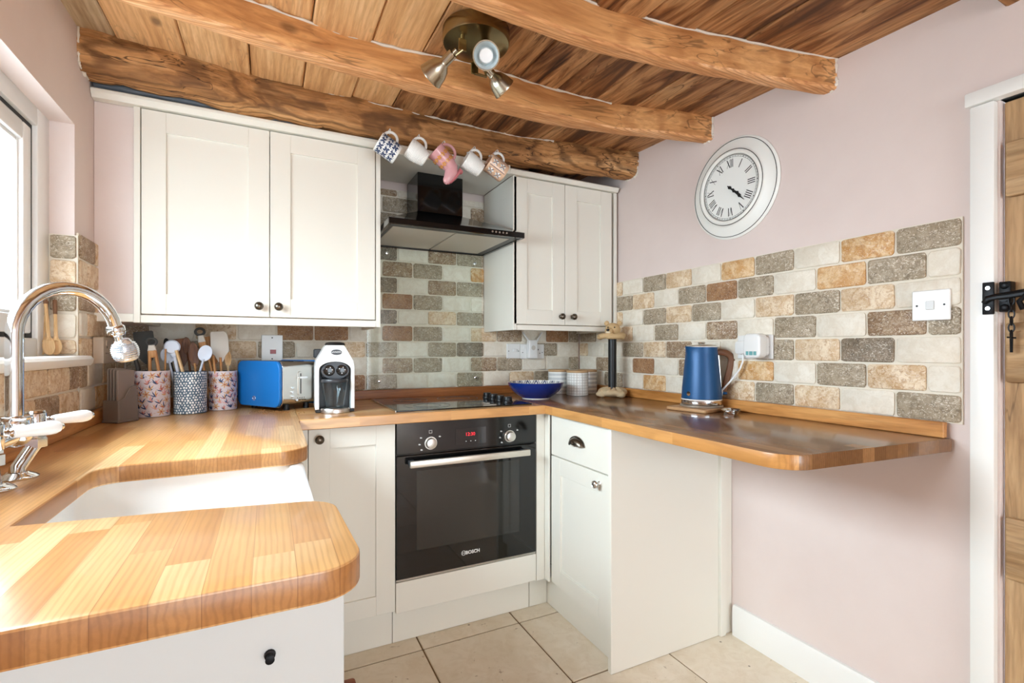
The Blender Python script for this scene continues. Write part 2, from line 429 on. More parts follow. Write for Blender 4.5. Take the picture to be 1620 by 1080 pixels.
def glassy(name, tint, gloss=.08, rough=0.02, tfac=1.0):
    m = bpy.data.materials.new(name); m.use_nodes = True; nt = m.node_tree; nt.nodes.clear()
    o = nt.nodes.new('ShaderNodeOutputMaterial'); t = nt.nodes.new('ShaderNodeBsdfTransparent'); g = nt.nodes.new('ShaderNodeBsdfGlossy')
    t.inputs[0].default_value = lin(tint); g.inputs['Roughness'].default_value = rough
    fr = nt.nodes.new('ShaderNodeFresnel'); fr.inputs[0].default_value = 1.5
    mx = nt.nodes.new('ShaderNodeMixShader')
    ge = nt.nodes.new('ShaderNodeNewGeometry'); mu = nt.nodes.new('ShaderNodeMath'); mu.operation = 'MULTIPLY'; iv = nt.nodes.new('ShaderNodeMath'); iv.operation = 'SUBTRACT'; iv.inputs[0].default_value = 1.0
    nt.links.new(ge.outputs['Backfacing'], iv.inputs[1]); nt.links.new(fr.outputs[0], mu.inputs[0]); nt.links.new(iv.outputs[0], mu.inputs[1])   # only the entry face reflects
    nt.links.new(mu.outputs[0], mx.inputs[0]); nt.links.new(t.outputs[0], mx.inputs[1]); nt.links.new(g.outputs[0], mx.inputs[2]); nt.links.new(mx.outputs[0], o.inputs[0])
    return m
m_glass = glassy('window glass', (250, 252, 252)); m_splash = glassy('splashback glass', (250, 253, 252)); m_jug = glassy('clear jug', (246, 249, 250))
m_crystal = mat('clear acrylic', (236, 240, 244), .08, trans=.6)
def floortile():
    n = NT('limestone floor', .42, 0, .45); r = n.attr('rnd')
    v = n.comb(*[n.math('ADD', q, n.math('MULTIPLY', r, k)) for q, k in zip(n.sep(n.co)[:3], (13., 29., 17.))])
    a = n.noise(v, 4, 6, .65, .8); b = n.noise(v, 18, 5, .65, 1.2); p = n.noise(v, 30, 3, .6, 1.0)
    c = n.mix(n.mr(a, .3, .7), (238, 228, 210), (224, 210, 186)); c = n.mix(n.mr(b, .45, .75, 0, .5), c, (208, 190, 160))
    c = n.mix(n.mr(p, .68, .73, 0, .7), c, (150, 122, 92)); c = n.mix(n.mr(n.voro(n.co, 9), .035, .05, .8, 0), c, (96, 74, 54))
    return n.done(c, b, .15, .002)
m_floor = floortile(); m_floorgrout = mat('brown floor grout', (122, 98, 68), .9)

# ------------------------------------------------------------------ room shell
TH = .2
# floor: limestone slabs on a grid
b = B(); at = []
b.box(XL-.25, XR+.25, YREAR, YB+.1, -.06, -.004, mi=1); at += [0]*(len(b.f)-len(at))
px, py = .403, .400
for i in range(-3, 4):
    for j in range(-13, 3):
        x0, y0 = .516+px*i, 1.385+py*j
        x1, y1 = min(x0+px, XR+.1)-.003, min(y0+py, YB+.05)-.003
        x0, y0 = max(x0, XL-.1)+.003, max(y0, YREAR)+.003
        if x1-x0 < .02 or y1-y0 < .02: continue
        b.box(x0, x1, y0, y1, -.02, 0, .002, 1); at += [random.random()]*(len(b.f)-len(at))
struct(obj('floor', b, [m_floor, m_floorgrout], keep=True, attr=at))

def zc(y): return 2.02 + .04*y
# ceiling: old boards running front to back
b = B(); at = []; xs = [XL-.1, -.43, -.245, -.057, .115, .29, .45, .62, .80, .96, 1.13, 1.30, 1.47, XR+.12]
for i in range(len(xs)-1):
    r = random.random()
    mi = 2 if i == 0 else (0 if xs[i] < .40 else 1)
    x0, x1 = xs[i]+.0015, xs[i+1]-.0015
    dz = random.uniform(-.003, .003)
    n = len(b.v); ys = [YREAR+k*(YB+.1-YREAR)/12 for k in range(13)]
    vs = []; fs = []
    for y in ys:
        z = zc(y)+dz+random.uniform(-.002, .002)
        vs += [(x0, y, z+.004), (x0+.004, y, z), ((x0+x1)/2, y, z-.001), (x1-.004, y, z), (x1, y, z+.004), (x1, y, z+.03), (x0, y, z+.03)]
    for k in range(12):
        for q in range(7):
            a = k*7+q; c = k*7+(q+1) % 7
            fs.append([a, a+7, c+7, c])
    b.add(vs, fs, mi); at += [r]*(len(b.f)-len(at))
b.box(XL-.2, XR+.2, YREAR, YB+.1, 2.16, 2.2, mi=1); at += [0]*(len(b.f)-len(at))
struct(obj('ceiling', b, [m_plank_pale, m_plank_dark, m_plank_grey], keep=True, attr=at))

ZW = 2.17
# left wall with window opening
WY0, WY1, WZ0, WZ1 = .34, 1.895, 1.10, 1.792
b = B()
b.box(XL-TH, XL, YREAR, WY0, 0, ZW); b.box(XL-TH, XL, WY1, YB+TH, 0, ZW); b.box(XL-TH, XL, WY0, WY1, 0, WZ0-.012); b.box(XL-TH, XL, WY0, WY1, WZ1, ZW)
wall_l = struct(obj('wall_left', b, m_pink, keep=True))
b = B(); b.box(XL-TH, XR+TH, YB, YB+TH, 0, ZW)
wall_b = struct(obj('wall_back', b, m_pink, keep=True))
b = B()   # right wall with the doorway
DY0, DY1, DZ = -.22, .556, 1.745
b.box(XR, XR+TH, DY1, YB, 0, ZW); b.box(XR, XR+TH, YREAR, DY0, 0, ZW); b.box(XR, XR+TH, DY0, DY1, DZ, ZW)
wall_r = struct(obj('wall_right', b, m_pink, keep=True))
# unseen wall behind the camera, wide empty opening added for sky fill light
b = B()
b.box(XL-TH, XL+.12, YREAR-TH, YREAR, 0, ZW); b.box(XR-.12, XR+TH, YREAR-TH, YREAR, 0, ZW); b.box(XL+.12, XR-.12, YREAR-TH, YREAR, 2.0, ZW)
struct(obj('wall_front', b, m_pink, keep=True))
# pink boxing that closes the gap between the left wall cabinet and the window wall
b = B(); b.box(XL+.001, -.411, 2.075, YB-.014, 1.212, 1.945); obj('boxing', b, m_pink, wall_b)
# baseboard
b = B(); b.prism([(XR-.018, 0), (XR-.0005, 0), (XR-.0005, .118), (XR-.012, .118), (XR-.018, .108)], 'y', .635, 1.335)
struct(obj('baseboard_right', b, m_white, keep=True))

# ------------------------------------------------------------------ tiled splashbacks
def tiles(name, parent, P, rows, clip, pitch, rowh, z0, gthick=.006, proud=.012):
    """P(u, w, d) -> world point (u along the wall, w up, d out of the wall); rows = list of (start u, letters)"""
    b = B(); at = []
    for (u0, u1, w0, w1) in clip:
        vs = [P(u, w, d) for d in (.0005, gthick) for w in (w0, w1) for u in (u0, u1)]
        b.add(vs, [[0, 1, 3, 2], [4, 6, 7, 5], [0, 4, 5, 1], [2, 3, 7, 6], [0, 2, 6, 4], [1, 5, 7, 3]], len(TK)); at += [0]*6
    for k, (start, letters) in enumerate(rows):
        wz0, wz1 = z0+rowh*k, z0+rowh*(k+1)
        for j, L in enumerate(letters):
            a0, a1 = start+pitch*j, start+pitch*(j+1)
            for (u0, u1, w0, w1) in clip:
                x0, x1 = max(a0, u0), min(a1, u1); y0, y1 = max(wz0, w0), min(wz1, w1)
                if x1-x0 < .014 or y1-y0 < .014: continue
                rd = random.Random(hash((name, k, j, round(u0, 2))) if False else (k*131+j*17+len(name)*7+int(u0*100)))
                g = .0032
                o = rr(x0+g, x1-g, y0+g, y1-g, min(.009, (x1-x0)*.2), 3)
                o = [(p[0]+rd.uniform(-.0009, .0009), p[1]+rd.uniform(-.0009, .0009)) for p in o]
                n = len(o); cx = sum(p[0] for p in o)/n; cy = sum(p[1] for p in o)/n
                tp = proud+rd.uniform(-.0008, .0006)
                vs = [P(p[0], p[1], gthick-.001) for p in o]+[P(p[0], p[1], tp-.0022) for p in o]+[P(cx+(p[0]-cx)*.965, cy+(p[1]-cy)*.93, tp) for p in o]
                fs = []
                for q in range(2):
                    for i in range(n): fs.append([q*n+i, q*n+(i+1) % n, (q+1)*n+(i+1) % n, (q+1)*n+i])
                fs.append(list(range(2*n, 3*n)))
                b.add(vs, fs, TK.index(L)); at += [rd.random()]*(len(fs))
    bm = bmesh.new(); me0 = bpy.data.meshes.new('t')
    o = obj(name, b, [m_tile[k] for k in TK]+[m_grout], parent, attr=at)
    bm.from_mesh(o.data); bmesh.ops.recalc_face_normals(bm, faces=bm.faces[:]); bm.to_mesh(o.data); bm.free()
    return o
RH = .0786
# right wall: letters read from the free end towards the corner
rowsR = ['GCTGTCCOCGCG', 'CTGCOCMCBCMC', 'CDTGCCMTGCCT', 'GMCGCMCGCTCG', 'CTGTCGTGCTCG', 'CGOCGBGCTGCG', 'GOCGOCTGCTCC']
tiles('tile_splashback', wall_r, lambda u, w, d: Vector((XR-d, u, w)), [((.628 if k % 2 == 0 else .628-.077), r) for k, r in enumerate(rowsR)],
      [(.628, YB-.012, .921, 1.470)], .1535, RH, .921)
A0, B0 = .567-7*.153, .491-7*.153
rowsB = [(A0, 'MGCTGBGCCGCTGCC'), (B0, 'GCTGCMCMGCMGCCGC'), (A0, 'CGTGCTGCGDCCGCC'), (B0, 'MCTCBBCBGCTMCBG'), (A0, 'CCCCCCDCTGCCCC'), (B0, 'CCCCCCCBGCCCCC'), (A0, 'CCCCCCDCMGCCC'), (B0, 'CCCCCCCMGCOCC'),
         (A0, 'CCCCCCDCMGCCC'), (B0, 'CCCCCCCMCGMCC'), (A0, 'CCCCCCGCCMCC'), (B0, 'CCCCCCCGCCMC'), (A0, 'CCCCCCMCGCC')]
tiles('tile_splashback', wall_b, lambda u, w, d: Vector((u, YB-d, w)), rowsB, [(XL+.013, XR-.013, .921, 1.24), (.40, 1.03, 1.24, 1.90)], .153, RH, .921)
rowsL = ['CTTGCTCCTMTCOMC', 'TCTGCCMCTTTMCTT', 'TGCTCCMCTTCTTCG', 'CTCTGCCTCTGCTTC', 'GCTCTCTCCMTMTCT', 'CTCCTGTCTCCTTCT', 'TCTCTGCCTTCMTCM']
tiles('tile_splashback', wall_l, lambda u, w, d: Vector((XL+d, u, w)), [((.20 if k % 2 == 0 else .124), r) for k, r in enumerate(rowsL)],
      [(.40, 1.895, .921, 1.072), (1.905, YB-.013, .921, 1.470)], .154, RH, .921)
rowsV = ['C', 'G', 'C', 'T', 'G']
tiles('tile_splashback', wall_l, lambda u, w, d: Vector((u, WY1-d+.004, w)), [(-.586, r) for r in ['T', 'C', 'G', 'T', 'G']], [(-.578, -.512, 1.102, 1.46)], .075, .0786, 1.102 - .03)

# ------------------------------------------------------------------ window (white casement in the left wall)
xw = -.578
win = bpy.data.objects.new('window_1', None); C.objects.link(win); win.location = (xw, (WY0+WY1)/2, WZ0); struct(win)
b = B()
fw = .078
for (y0, y1, z0, z1) in ((WY1-fw, WY1+.004, WZ0-.01, WZ1+.004), (WY0-.004, WY0+fw, WZ0-.01, WZ1+.004)):
    b.box(xw-.06, xw, y0, y1, z0, z1, .004); 
    b.box(xw-.05, xw-.012, y0-.006, y1+.006, z0, z1, .004)
b.box(xw-.06, xw, WY0+fw, WY1-fw, WZ0-.01, WZ0+.05, .004); b.box(xw-.06, xw, WY0+fw, WY1-fw, WZ1-.05, WZ1+.004, .004)
obj('window_frame', b, m_upvc, win)
b = B(); gy0, gy1, gz0, gz1 = WY0+fw+.004, WY1-fw-.004, WZ0+.052, WZ1-.052
def ring_boxes(b, x0, x1, y0, y1, z0, z1, w, bev):
    b.box(x0, x1, y0, y0+w, z0, z1, bev); b.box(x0, x1, y1-w, y1, z0, z1, bev); b.box(x0, x1, y0+w, y1-w, z0, z0+w, bev); b.box(x0, x1, y0+w, y1-w, z1-w, z1, bev)
ring_boxes(b, xw-.03, xw-.012, gy0-.002, gy1+.002, gz0-.002, gz1+.002, .012, 0)
obj('gasket', b, m_rubber, win)
b = B(); ring_boxes(b, xw-.055, xw-.008, gy0+.012, gy1-.012, gz0+.010, gz1-.010, .05, .006)
ring_boxes(b, xw-.05, xw-.018, gy0+.058, gy1-.058, gz0+.056, gz1-.056, .014, .003)
obj('sash', b, m_upvc, win)
b = B(); b.box(xw-.042, xw-.036, gy0+.05, gy1-.05, gz0+.05, gz1-.05)
obj('pane', b, m_glass, win)
b = B(); b.prism([(xw-.01, WZ0-.011), (XL+.014, WZ0-.011), (XL+.014, WZ0-.027), (XL+.028, WZ0-.03), (XL+.034, WZ0-.022), (XL+.036, WZ0-.010), (XL+.030, WZ0-.002), (XL+.02, WZ0+.0005), (xw-.01, WZ0+.0005)], 'y', .42, 1.935, .0015, 1)
sill = struct(obj('trim_1', b, m_white, keep=True))

# ------------------------------------------------------------------ door with casing in the right wall
door = bpy.data.objects.new('door_1', None); C.objects.link(door); door.location = (XR+.012, (DY0+DY1)/2, 0); struct(door)
b = B(); b.box(XR-.02, XR+.006, DY1+.005, .609, 0, DZ-.002, .003); b.box(XR-.02, XR+.006, DY0-.066, DY0, 0, DZ-.002, .003)

obj('casing', b, m_white, door)
b = B(); b.box(XR-.026, XR+.05, DY0-.08, .618, DZ, DZ+.036, .004)
obj('head_casing', b, m_white, door)
b = B(); yy = DY1-.003
bw = .1795; 
for k in range(4):
    b.box(XR+.012, XR+.036, yy-bw*(k+1)+.001, yy-bw*k-.001, .012, DZ-.006, .002, 1)
obj('boards', b, m_door_wood, door)
for (z0, z1) in ((1.497, 1.634), (1.037, 1.185), (.549, .703), (.10, .2)):
    b = B(); b.box(XR-.006, XR+.0115, DY0+.03, DY1-.010, z0, z1, .006)
    obj('ledge', b, m_ledge_wood, door)
b = B(); xl = XR-.024   # thumb latch
def cbar(b, y0, y1, z0, z1, x0, x1, bev=.002): b.box(x0, x1, y0, y1, z0, z1, bev)
cbar(b, .559, .582, 1.207, 1.288, XR-.026, XR-.0205)
keep = obj('latch_keeper', b, m_ironblk, door)
b = B()
for z in (1.222, 1.273): b.cyl((XR-.0265, .5705, z), (XR-.0285, .5705, z), .0045, n=12)
pieces('screw', b, m_chrome, keep)
b = B(); cbar(b, .531, .553, 1.212, 1.287, XR-.018, XR+.0115); b.cyl((XR-.024, .542, 1.248), (XR-.018, .542, 1.248), .011, n=16)
b.ell((XR-.019, .542, 1.277), (.004, .009, .009)); b.ell((XR-.019, .542, 1.222), (.004, .009, .009))
obj('latch_staple', b, m_ironblk, door)
b = B(); b.tube([(XR-.030, .578, 1.236), (XR-.032, .57, 1.246), (XR-.030, .555, 1.25), (XR-.028, .53, 1.252), (XR-.028, .45, 1.262), (XR-.028, .36, 1.258)], [.004, .006, .006, .007, .008, .006], 10, flat=(1.3, .8))
b.tube([(XR-.03, .505, 1.215), (XR-.03, .512, 1.235), (XR-.03, .50, 1.250), (XR-.03, .47, 1.256)], [.006, .006, .006, .006], 8)
obj('latch_bar', b, m_ironblk, door)
b = B()
for k in range(6):
    z = 1.238-.0165*k; cy0 = .527
    pts = []
    for i in range(12):
        a = 2*PI*i/12; s_, c_ = math.sin(a)*.0055, math.cos(a)*.0105
        pts.append((XR-.026+(s_ if k % 2 else 0), cy0+(0 if k % 2 else s_), z+c_))
    b.tube(pts, .0017, 6, closed=True)
b.cyl((XR-.026, .527, 1.146), (XR-.026, .527, 1.112), .0035, .003, 8); b.cyl((XR-.026, .519, 1.147), (XR-.026, .535, 1.149), .002, n=8)
obj('latch_chain', b, m_ironblk, door)

# ------------------------------------------------------------------ ceiling beams
def interp(pts, x):
    if x <= pts[0][0]:
        (x0, y0), (x1, y1) = pts[0], pts[1]
    elif x >= pts[-1][0]:
        (x0, y0), (x1, y1) = pts[-2], pts[-1]
    else:
        for (x0, y0), (x1, y1) in zip(pts, pts[1:]):
            if x0 <= x <= x1: break
    return y0+(y1-y0)*(x-x0)/(x1-x0)
def beam(label, front, back, zf, mats, bulge=0.0, amp=.004, hew=None, mi_under=1, zsag=0.0, caulk=None, ends=()):
    """front/back: plan curves (x, y) of the two lower arrises; zf: level of the underside"""
    b = B(); N = 72; prof = []
    x0, x1 = XL-.03, XR+.03
    vs = []; fs = []; M = 18
    for i in range(N+1):
        x = x0+(x1-x0)*i/N; yf, yb = interp(front, x), interp(back, x)
        if yb-yf < .05: yb = yf+.05
        t = (x-XL)/(XR-XL); z = zf-zsag*math.sin(PI*max(0, min(1, t)))
        top = zc((yf+yb)/2)+.015
        ring = []
        r = .008+bulge
        for k in range(5): ring.append((yf+bulge*.2*math.sin(PI*k/4)*-1, top-(top-z-r)*k/4))
        ring.append((yf+r*.3, z+r*.3))
        for k in range(1, 6): ring.append((yf+r+(yb-yf-2*r)*(k-1)/4, z-bulge*.25*math.sin(PI*(k-1)/4)))
        ring.append((yb-r*.3, z+r*.3))
        for k in range(5): ring.append((yb, z+r+(top-z-r)*k/4))
        ring.append(((yf+yb)/2, top))
        vs += [Vector((x, p[0], p[1])) for p in ring]; M = len(ring)
    mis = []
    for i in range(N):
        for k in range(M):
            a = i*M+k; c = i*M+(k+1) % M
            fs.append([a, c, c+M, a+M]); mis.append(mi_under if 4 <= k <= 11 else 0)
    fs += [list(range(M))[::-1], [N*M+k for k in range(M)]]; mis += [0, 0]
    b.add(vs, fs); b.m = mis
    b.disp(0, amp, 9, len(label)*1.3, (1, 2.2, 2.2)); b.disp(0, amp*.6, 34, 3.3, (.6, 2, 2))
    o = obj('ceiling_beam', b, mats, ang=60)
    tag(o, label, 'beam', 'timber ceiling beams')
    rd = random.Random(len(label))
    if caulk:
        c = B(); pts = []; rs = []
        for i in range(60):
            x = caulk[0]+(caulk[1]-caulk[0])*i/59; yf = interp(front, x)
            pts.append((x, yf-.002+rd.uniform(-.002, .002), zc(yf)-.001+rd.uniform(-.002, .001))); rs.append(rd.uniform(.0015, .0052))
        c.tube(pts, rs, 7); obj('mortar_line', c, m_plaster_flake, o)
    for xe in ends:
        c = B(); yf, yb = interp(front, xe), interp(back, xe); z0_ = zf; z1_ = zc((yf+yb)/2); pts = []; rs = []
        loop = [(yf, z1_), (yf, (z0_*2+z1_)/3), (yf, z0_+.012), (yf+.015, z0_), ((yf+yb)/2, z0_-.002), (yb-.01, z0_)]
        for (ya, za), (y2, z2_) in zip(loop, loop[1:]):
            for k in range(5):
                f_ = k/5; pts.append((xe, ya+(y2-ya)*f_+rd.uniform(-.003, .003), za+(z2_-za)*f_+rd.uniform(-.003, .003))); rs.append(rd.uniform(.002, .0065))
        c.tube(pts, rs, 7); obj('plaster_edge', c, m_plaster_flake, o)
    return o
def plan(pts, z): return [(lambda p: (p.x, p.y))(onZ(x, y, z)) for x, y in pts]
z1 = 1.982
f1 = plan([(133, 117), (233, 140), (333, 163), (417, 188), (540, 208), (637, 229), (807, 262), (893, 271), (997, 283)], z1)
f1 = [(x, y-.055) for x, y in f1]
beam('gnarled brown beam above the wall cabinets, with mugs hanging from it', [(x, min(y, 2.02)) for x, y in f1], [(x, y+.11) for x, y in f1], z1+.002, [m_beam_log, m_beam_log], .02, .013, mi_under=0, caulk=(.2, 1.2), ends=(XL+.003, XR-.003))
z2 = 1.985
f2 = plan([(230, 0), (333, 35), (540, 104), (640, 127), (740, 143), (807, 163), (873, 182), (970, 203), (1080, 213), (1122, 220)], z2)
k2 = plan([(200, 0), (315, 45), (487, 98), (540, 113), (657, 150), (773, 177), (873, 200), (970, 213), (1080, 224), (1118, 229)], z2)
beam('orange brown middle beam with a rough hewn underside, behind the spotlights', f2, k2, z2, [m_beam, m_beam_rough], 0, .003, caulk=(XL, 1.2), ends=(XR-.003,))
z3 = 1.962
f3 = plan([(773, 0), (840, 27), (890, 47), (957, 70), (1080, 98), (1247, 128), (1318, 139)], z3)
k3 = plan([(703, 0), (800, 37), (873, 63), (973, 90), (1080, 115), (1213, 137), (1305, 146)], z3)
beam('orange square-cut beam nearest the camera, its end above the clock', f3, k3, z3, [m_beam, m_beam_rough], 0, .003, caulk=(XL, XR), ends=(XR-.003,))
beam('dark beam end at the top right corner above the door', [(XL, .42), (XR, .42)], [(XL, .555), (XR, .548)], 1.972, [m_beam_log, m_beam_log], 0, .004)

# ------------------------------------------------------------------ cabinet parts
def shaker(b, u0, u1, w0, w1, P, th=.02, fr=(.07, .07), rec=.008, bev=.0012):
    """door leaf: stiles, rails and a recessed panel; P(u, d, w) with d out of the front"""
    def bx(a0, a1, c0, c1, d0, d1, bv):
        t = B(); t.box(a0, a1, d0, d1, c0, c1, bv, 1)
        b.add([P(v.x, v.y, v.z) for v in t.v], t.f)
    s, r = fr
    bx(u0, u0+s, w0, w1, 0, th, bev); bx(u1-s, u1, w0, w1, 0, th, bev)
    bx(u0+s, u1-s, w0, w0+r, 0, th, bev*.6); bx(u0+s, u1-s, w1-r, w1, 0, th, bev*.6)
    bx(u0+s-.002, u1-s+.002, w0+r-.002, w1-r+.002, .002, th-rec, 0)
def fixn(o):
    bm = bmesh.new(); bm.from_mesh(o.data); bmesh.ops.recalc_face_normals(bm, faces=bm.faces[:]); bm.to_mesh(o.data); bm.free(); return o
def knob(c, d, r=.0155):
    b = B(); q = Vector((0, 0, 1)).rotation_difference(Vector(d)).to_matrix()
    b.lathe([(0, 0), (r*.62, 0), (r*.6, .003), (r*.36, .006), (r*.36, .012), (r*.8, .016), (r, .020), (r*.98, .024), (r*.8, .028), (r*.72, .027), (r*.5, .030), (0, .031)], c, 24, q)
    return b

# ---- left wall cabinet
YC = 2.052
def wall_cab(label, x0, x1, xs, z0, z1, zd0, zd1, cx0, cx1, cz0, cz1, ends, kn):
    t = thing('wall_cabinet', label, 'cabinet', ((x0+x1)/2, YC+.02, z0))
    b = B()
    # carcass: sides run down as end panels, floor, top, back
    b.box(x0, x0+.018, YC, YB-.0135, z0, z1, .001, 1); b.box(x1-.018, x1, YC, YB-.0135, z0, z1, .001, 1)
    b.box(x0+.018, x1-.018, YC+.022, YB-.0135, zd0+.003, zd0+.02); b.box(x0+.018, x1-.018, YC+.022, YB-.0135, z1-.018, z1)
    b.box(x0+.018, x1-.018, YB-.03, YB-.014, zd0, z1)
    obj('carcass', b, m_cream, t)
    for i in range(2):
        u0, u1 = xs[i]+.0013, xs[i+1]-.0013
        b = B(); shaker(b, u0, u1, zd0, zd1, lambda u, d, w: Vector((u, YC+.02-d, w)))
        d = fixn(obj('door', b, m_cream, t))
        obj('knob', knob((kn[i][0], YC-.0002, kn[i][1]), (0, -1, 0)), m_pewter, d)
    b = B(); b.box(x0+.0185, x1-.0185, YC+.002, YC+.02, z0, zd0-.004, .0015, 1)
    obj('light_pelmet', b, m_cream, t)
    b = B(); b.prism([(YC-.02, cz1), (YC-.024, cz1-.004), (YC-.024, cz0+.016), (YC-.018, cz0+.01), (YC-.012, cz0), (YC+.02, cz0), (YC+.02, cz1)], 'x', cx0, cx1, .0008, 1)
    obj('cornice', b, m_cream, t)
    return t
cabL = wall_cab('wide two-door cream wall cabinet left of the cooker hood', -.409, .4135, (-.389, .004, .393), 1.210, 1.942, 1.2405, 1.9385, XL+.002, .416, 1.943, 1.972,
         None, ((-.032, 1.279), (.034, 1.279)))
b = B(); b.box(XL+.004, -.4095, YC+.004, YC+.022, 1.212, 1.24, .0015, 1); obj('pelmet_return', b, m_cream, cabL)
cabR = wall_cab('narrow two-door cream wall cabinet right of the cooker hood', 1.0255, 1.632, (1.029, 1.312, 1.600), 1.210, 1.934, 1.2385, 1.931, 1.003, 1.630, 1.935, 1.957,
         None, ((1.286, 1.2795), (1.354, 1.2795)))
# bridging board between the two cabinets over the hood
b = B(); b.box(.4145, 1.0245, YC-.005, YB-.0135, 1.948-.012, 1.962-.012, .001, 1)
b.box(.4165, 1.002, YC-.02, YC-.006, 1.93, 1.97, .002, 1)
tag(obj('bridging_panel', b, m_cream), 'cream bridging board over the hood, joining the two wall cabinets', 'panel')
# grey pipe lying on top of the left cabinet
b = B(); b.tube([(XL+.005, 2.062, 1.996), (-.2, 2.062, 1.995), (.1, 2.064, 1.993), (.40, 2.068, 1.990)], .0175, 16)
b.tube([(-.30, 2.062, 1.9955), (-.297, 2.062, 1.9955)], .0185, 16)
tag(obj('pipe', b, m_pipe), 'grey plastic pipe lying on top of the left wall cabinet under the beam', 'pipe')

# ------------------------------------------------------------------ cooker hood, splashback glass
hood = thing('cooker_hood', 'black pyramid cooker hood with square chimney, between the wall cabinets', 'cooker hood', (.72, 2.2, 1.60))
hx0, hx1, hy0, hy1, hz0, hz1 = .420, 1.0195, 1.925, YB-.0145, 1.612, 1.636
b = B()   # canopy: rim box + pyramid
b.box(hx0, hx1, hy0, hy0+.012, hz0, hz1, .0015, 1); b.box(hx0, hx0+.012, hy0+.012, hy1, hz0, hz1); b.box(hx1-.012, hx1, hy0+.012, hy1, hz0, hz1)
b.box(hx0+.012, hx1-.012, hy1-.012, hy1, hz0, hz1)
cx0, cx1, cy0 = .612, .832, 2.205
vs = [(hx0, hy0, hz1), (hx1, hy0, hz1), (hx1, hy1, hz1), (hx0, hy1, hz1), (cx0, cy0, 1.752), (cx1, cy0, 1.752), (cx1, hy1, 1.752), (cx0, hy1, 1.752)]
b.add(vs, [[0, 1, 5, 4], [1, 2, 6, 5], [2, 3, 7, 6], [3, 0, 4, 7], [4, 5, 6, 7]])
obj('canopy', b, m_black, hood)
b = B(); b.box(cx0, cx1, cy0, hy1, 1.7525, 1.934, .002, 1)
obj('chimney', b, m_black, hood)
for k in range(2):
    xa = hx0+.03+k*.272; b = B(); b.box(xa, xa+.266, hy0+.06, hy1-.03, hz0+.004, hz0+.012, .002, 1)
    f = obj('grease_filter', b, m_filter, hood)
b = B(); b.box(hx0+.0125, hx1-.0125, hy0+.0125, hy0+.057, hz0+.003, hz0+.010)
b.box(hx0+.0125, hx0+.028, hy0+.057, hy1-.0125, hz0+.003, hz0+.010); b.box(hx1-.046, hx1-.0125, hy0+.057, hy1-.0125, hz0+.003, hz0+.010); b.box(hx0+.028, hx1-.046, hy1-.028, hy1-.0125, hz0+.003, hz0+.010)
obj('underside_trim', b, m_dkgrey, hood)
for k in range(5):
    x = onY(779+k*5.6, 364.5+k*.7, hy0).x; b = B(); b.cyl((x, hy0-.0001, 1.6255), (x, hy0-.003, 1.6255), .0042, n=14); obj('button', b, m_steel, hood)
sp = thing('glass_splashback', 'clear glass splashback pinned to the tiles behind the hob', 'splashback', (.715, YB-.02, .927))
b = B(); b.box(.418, 1.0095, YB-.0205, YB-.0145, .928, 1.608, .0008, 1)
obj('glass_sheet', b, m_splash, sp)
for p in ((600, 603), (752, 597), (751, 417), (612, 400)):
    q = onY(*p, YB-.021); b = B(); b.cyl((q.x, q.y+.0003, q.z), (q.x, q.y-.006, q.z), .008, n=16, bev=.002); obj('screw_cap', b, m_chrome, sp)

# ------------------------------------------------------------------ worktop
wt = thing('worktop', 'oiled oak block worktop running round three walls with a sink cut-out', 'worktop', (.5, 1.9, WB))
def arc(cx, cy, r, a0, a1, n=8): return [(cx+r*math.cos(math.radians(a0+(a1-a0)*i/n)), cy+r*math.sin(math.radians(a0+(a1-a0)*i/n))) for i in range(n+1)]
yf = 1.79
PENX = .098
left = [(XL+.0135, .562)] + arc(PENX-.05, .562+.05, .05, -90, 0) + arc(PENX-.005-.055, .835-.055, .055, 0, 82) + [(-.10, .862), (-.312, .892)]
left += arc(-.312+.05, 1.258-.05, .05, 180, 90)[0:] + [(.02, 1.265)] + arc(.088-.07, 1.262+.07, .07, -80, 0) + [(.090, yf-.02), (.093, yf)]
left += [(.093, YB-.0135), (XL+.0135, YB-.0135)]
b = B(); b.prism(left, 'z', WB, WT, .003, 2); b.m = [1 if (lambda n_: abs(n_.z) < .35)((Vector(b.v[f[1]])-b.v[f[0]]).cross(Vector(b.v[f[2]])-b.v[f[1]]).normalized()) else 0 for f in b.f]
obj('left_run', b, [m_oak_y, m_oak_end_shaded], wt)
b = B(); b.prism([(.0935, yf), (1.046, yf), (1.046, YB-.0135), (.0935, YB-.0135)], 'z', WB, WT, .002, 1); obj('back_run', b, m_oak_x, wt)
right = [(1.0465, yf), (1.040, 1.3)] + arc(1.030+.075, .70+.075, .075, 178, 262) + [(XR-.0005, .655), (XR-.0005, .9), (XR-.0135, .9), (XR-.0135, YB-.0135), (1.0465, YB-.0135)]
right = [(1.0465, yf), (1.040, 1.3)] + arc(1.030+.075, .70+.065, .075, 178, 262) + [(XR-.0135, .648), (XR-.0135, YB-.0135), (1.0465, YB-.0135)]
b = B(); b.prism(right, 'z', WB, WT, .003, 2); b.m = [1 if (lambda n_: n_.x*-1 > .5)((Vector(b.v[f[1]])-b.v[f[0]]).cross(Vector(b.v[f[2]])-b.v[f[1]]).normalized()) else 0 for f in b.f]
obj('right_run', b, [m_oak_shaded_y, m_oak_lit_edge_y], wt)  # shaded top and lit edge of one oak, both painted in
uz = WT+.042
b = B(); b.box(XL+.034, XR-.034, YB-.0345, YB-.0135, WT+.0003, uz, .0015, 1); obj('upstand', b, m_upst, wt)
b = B(); b.box(XR-.0335, XR-.0135, .658, YB-.035, WT+.0003, uz, .0015, 1); obj('upstand', b, m_upst_y, wt)
b = B(); b.box(XL+.0135, XL+.0335, .42, YB-.035, WT+.0003, uz, .0015, 1); obj('upstand', b, m_upst_y, wt)

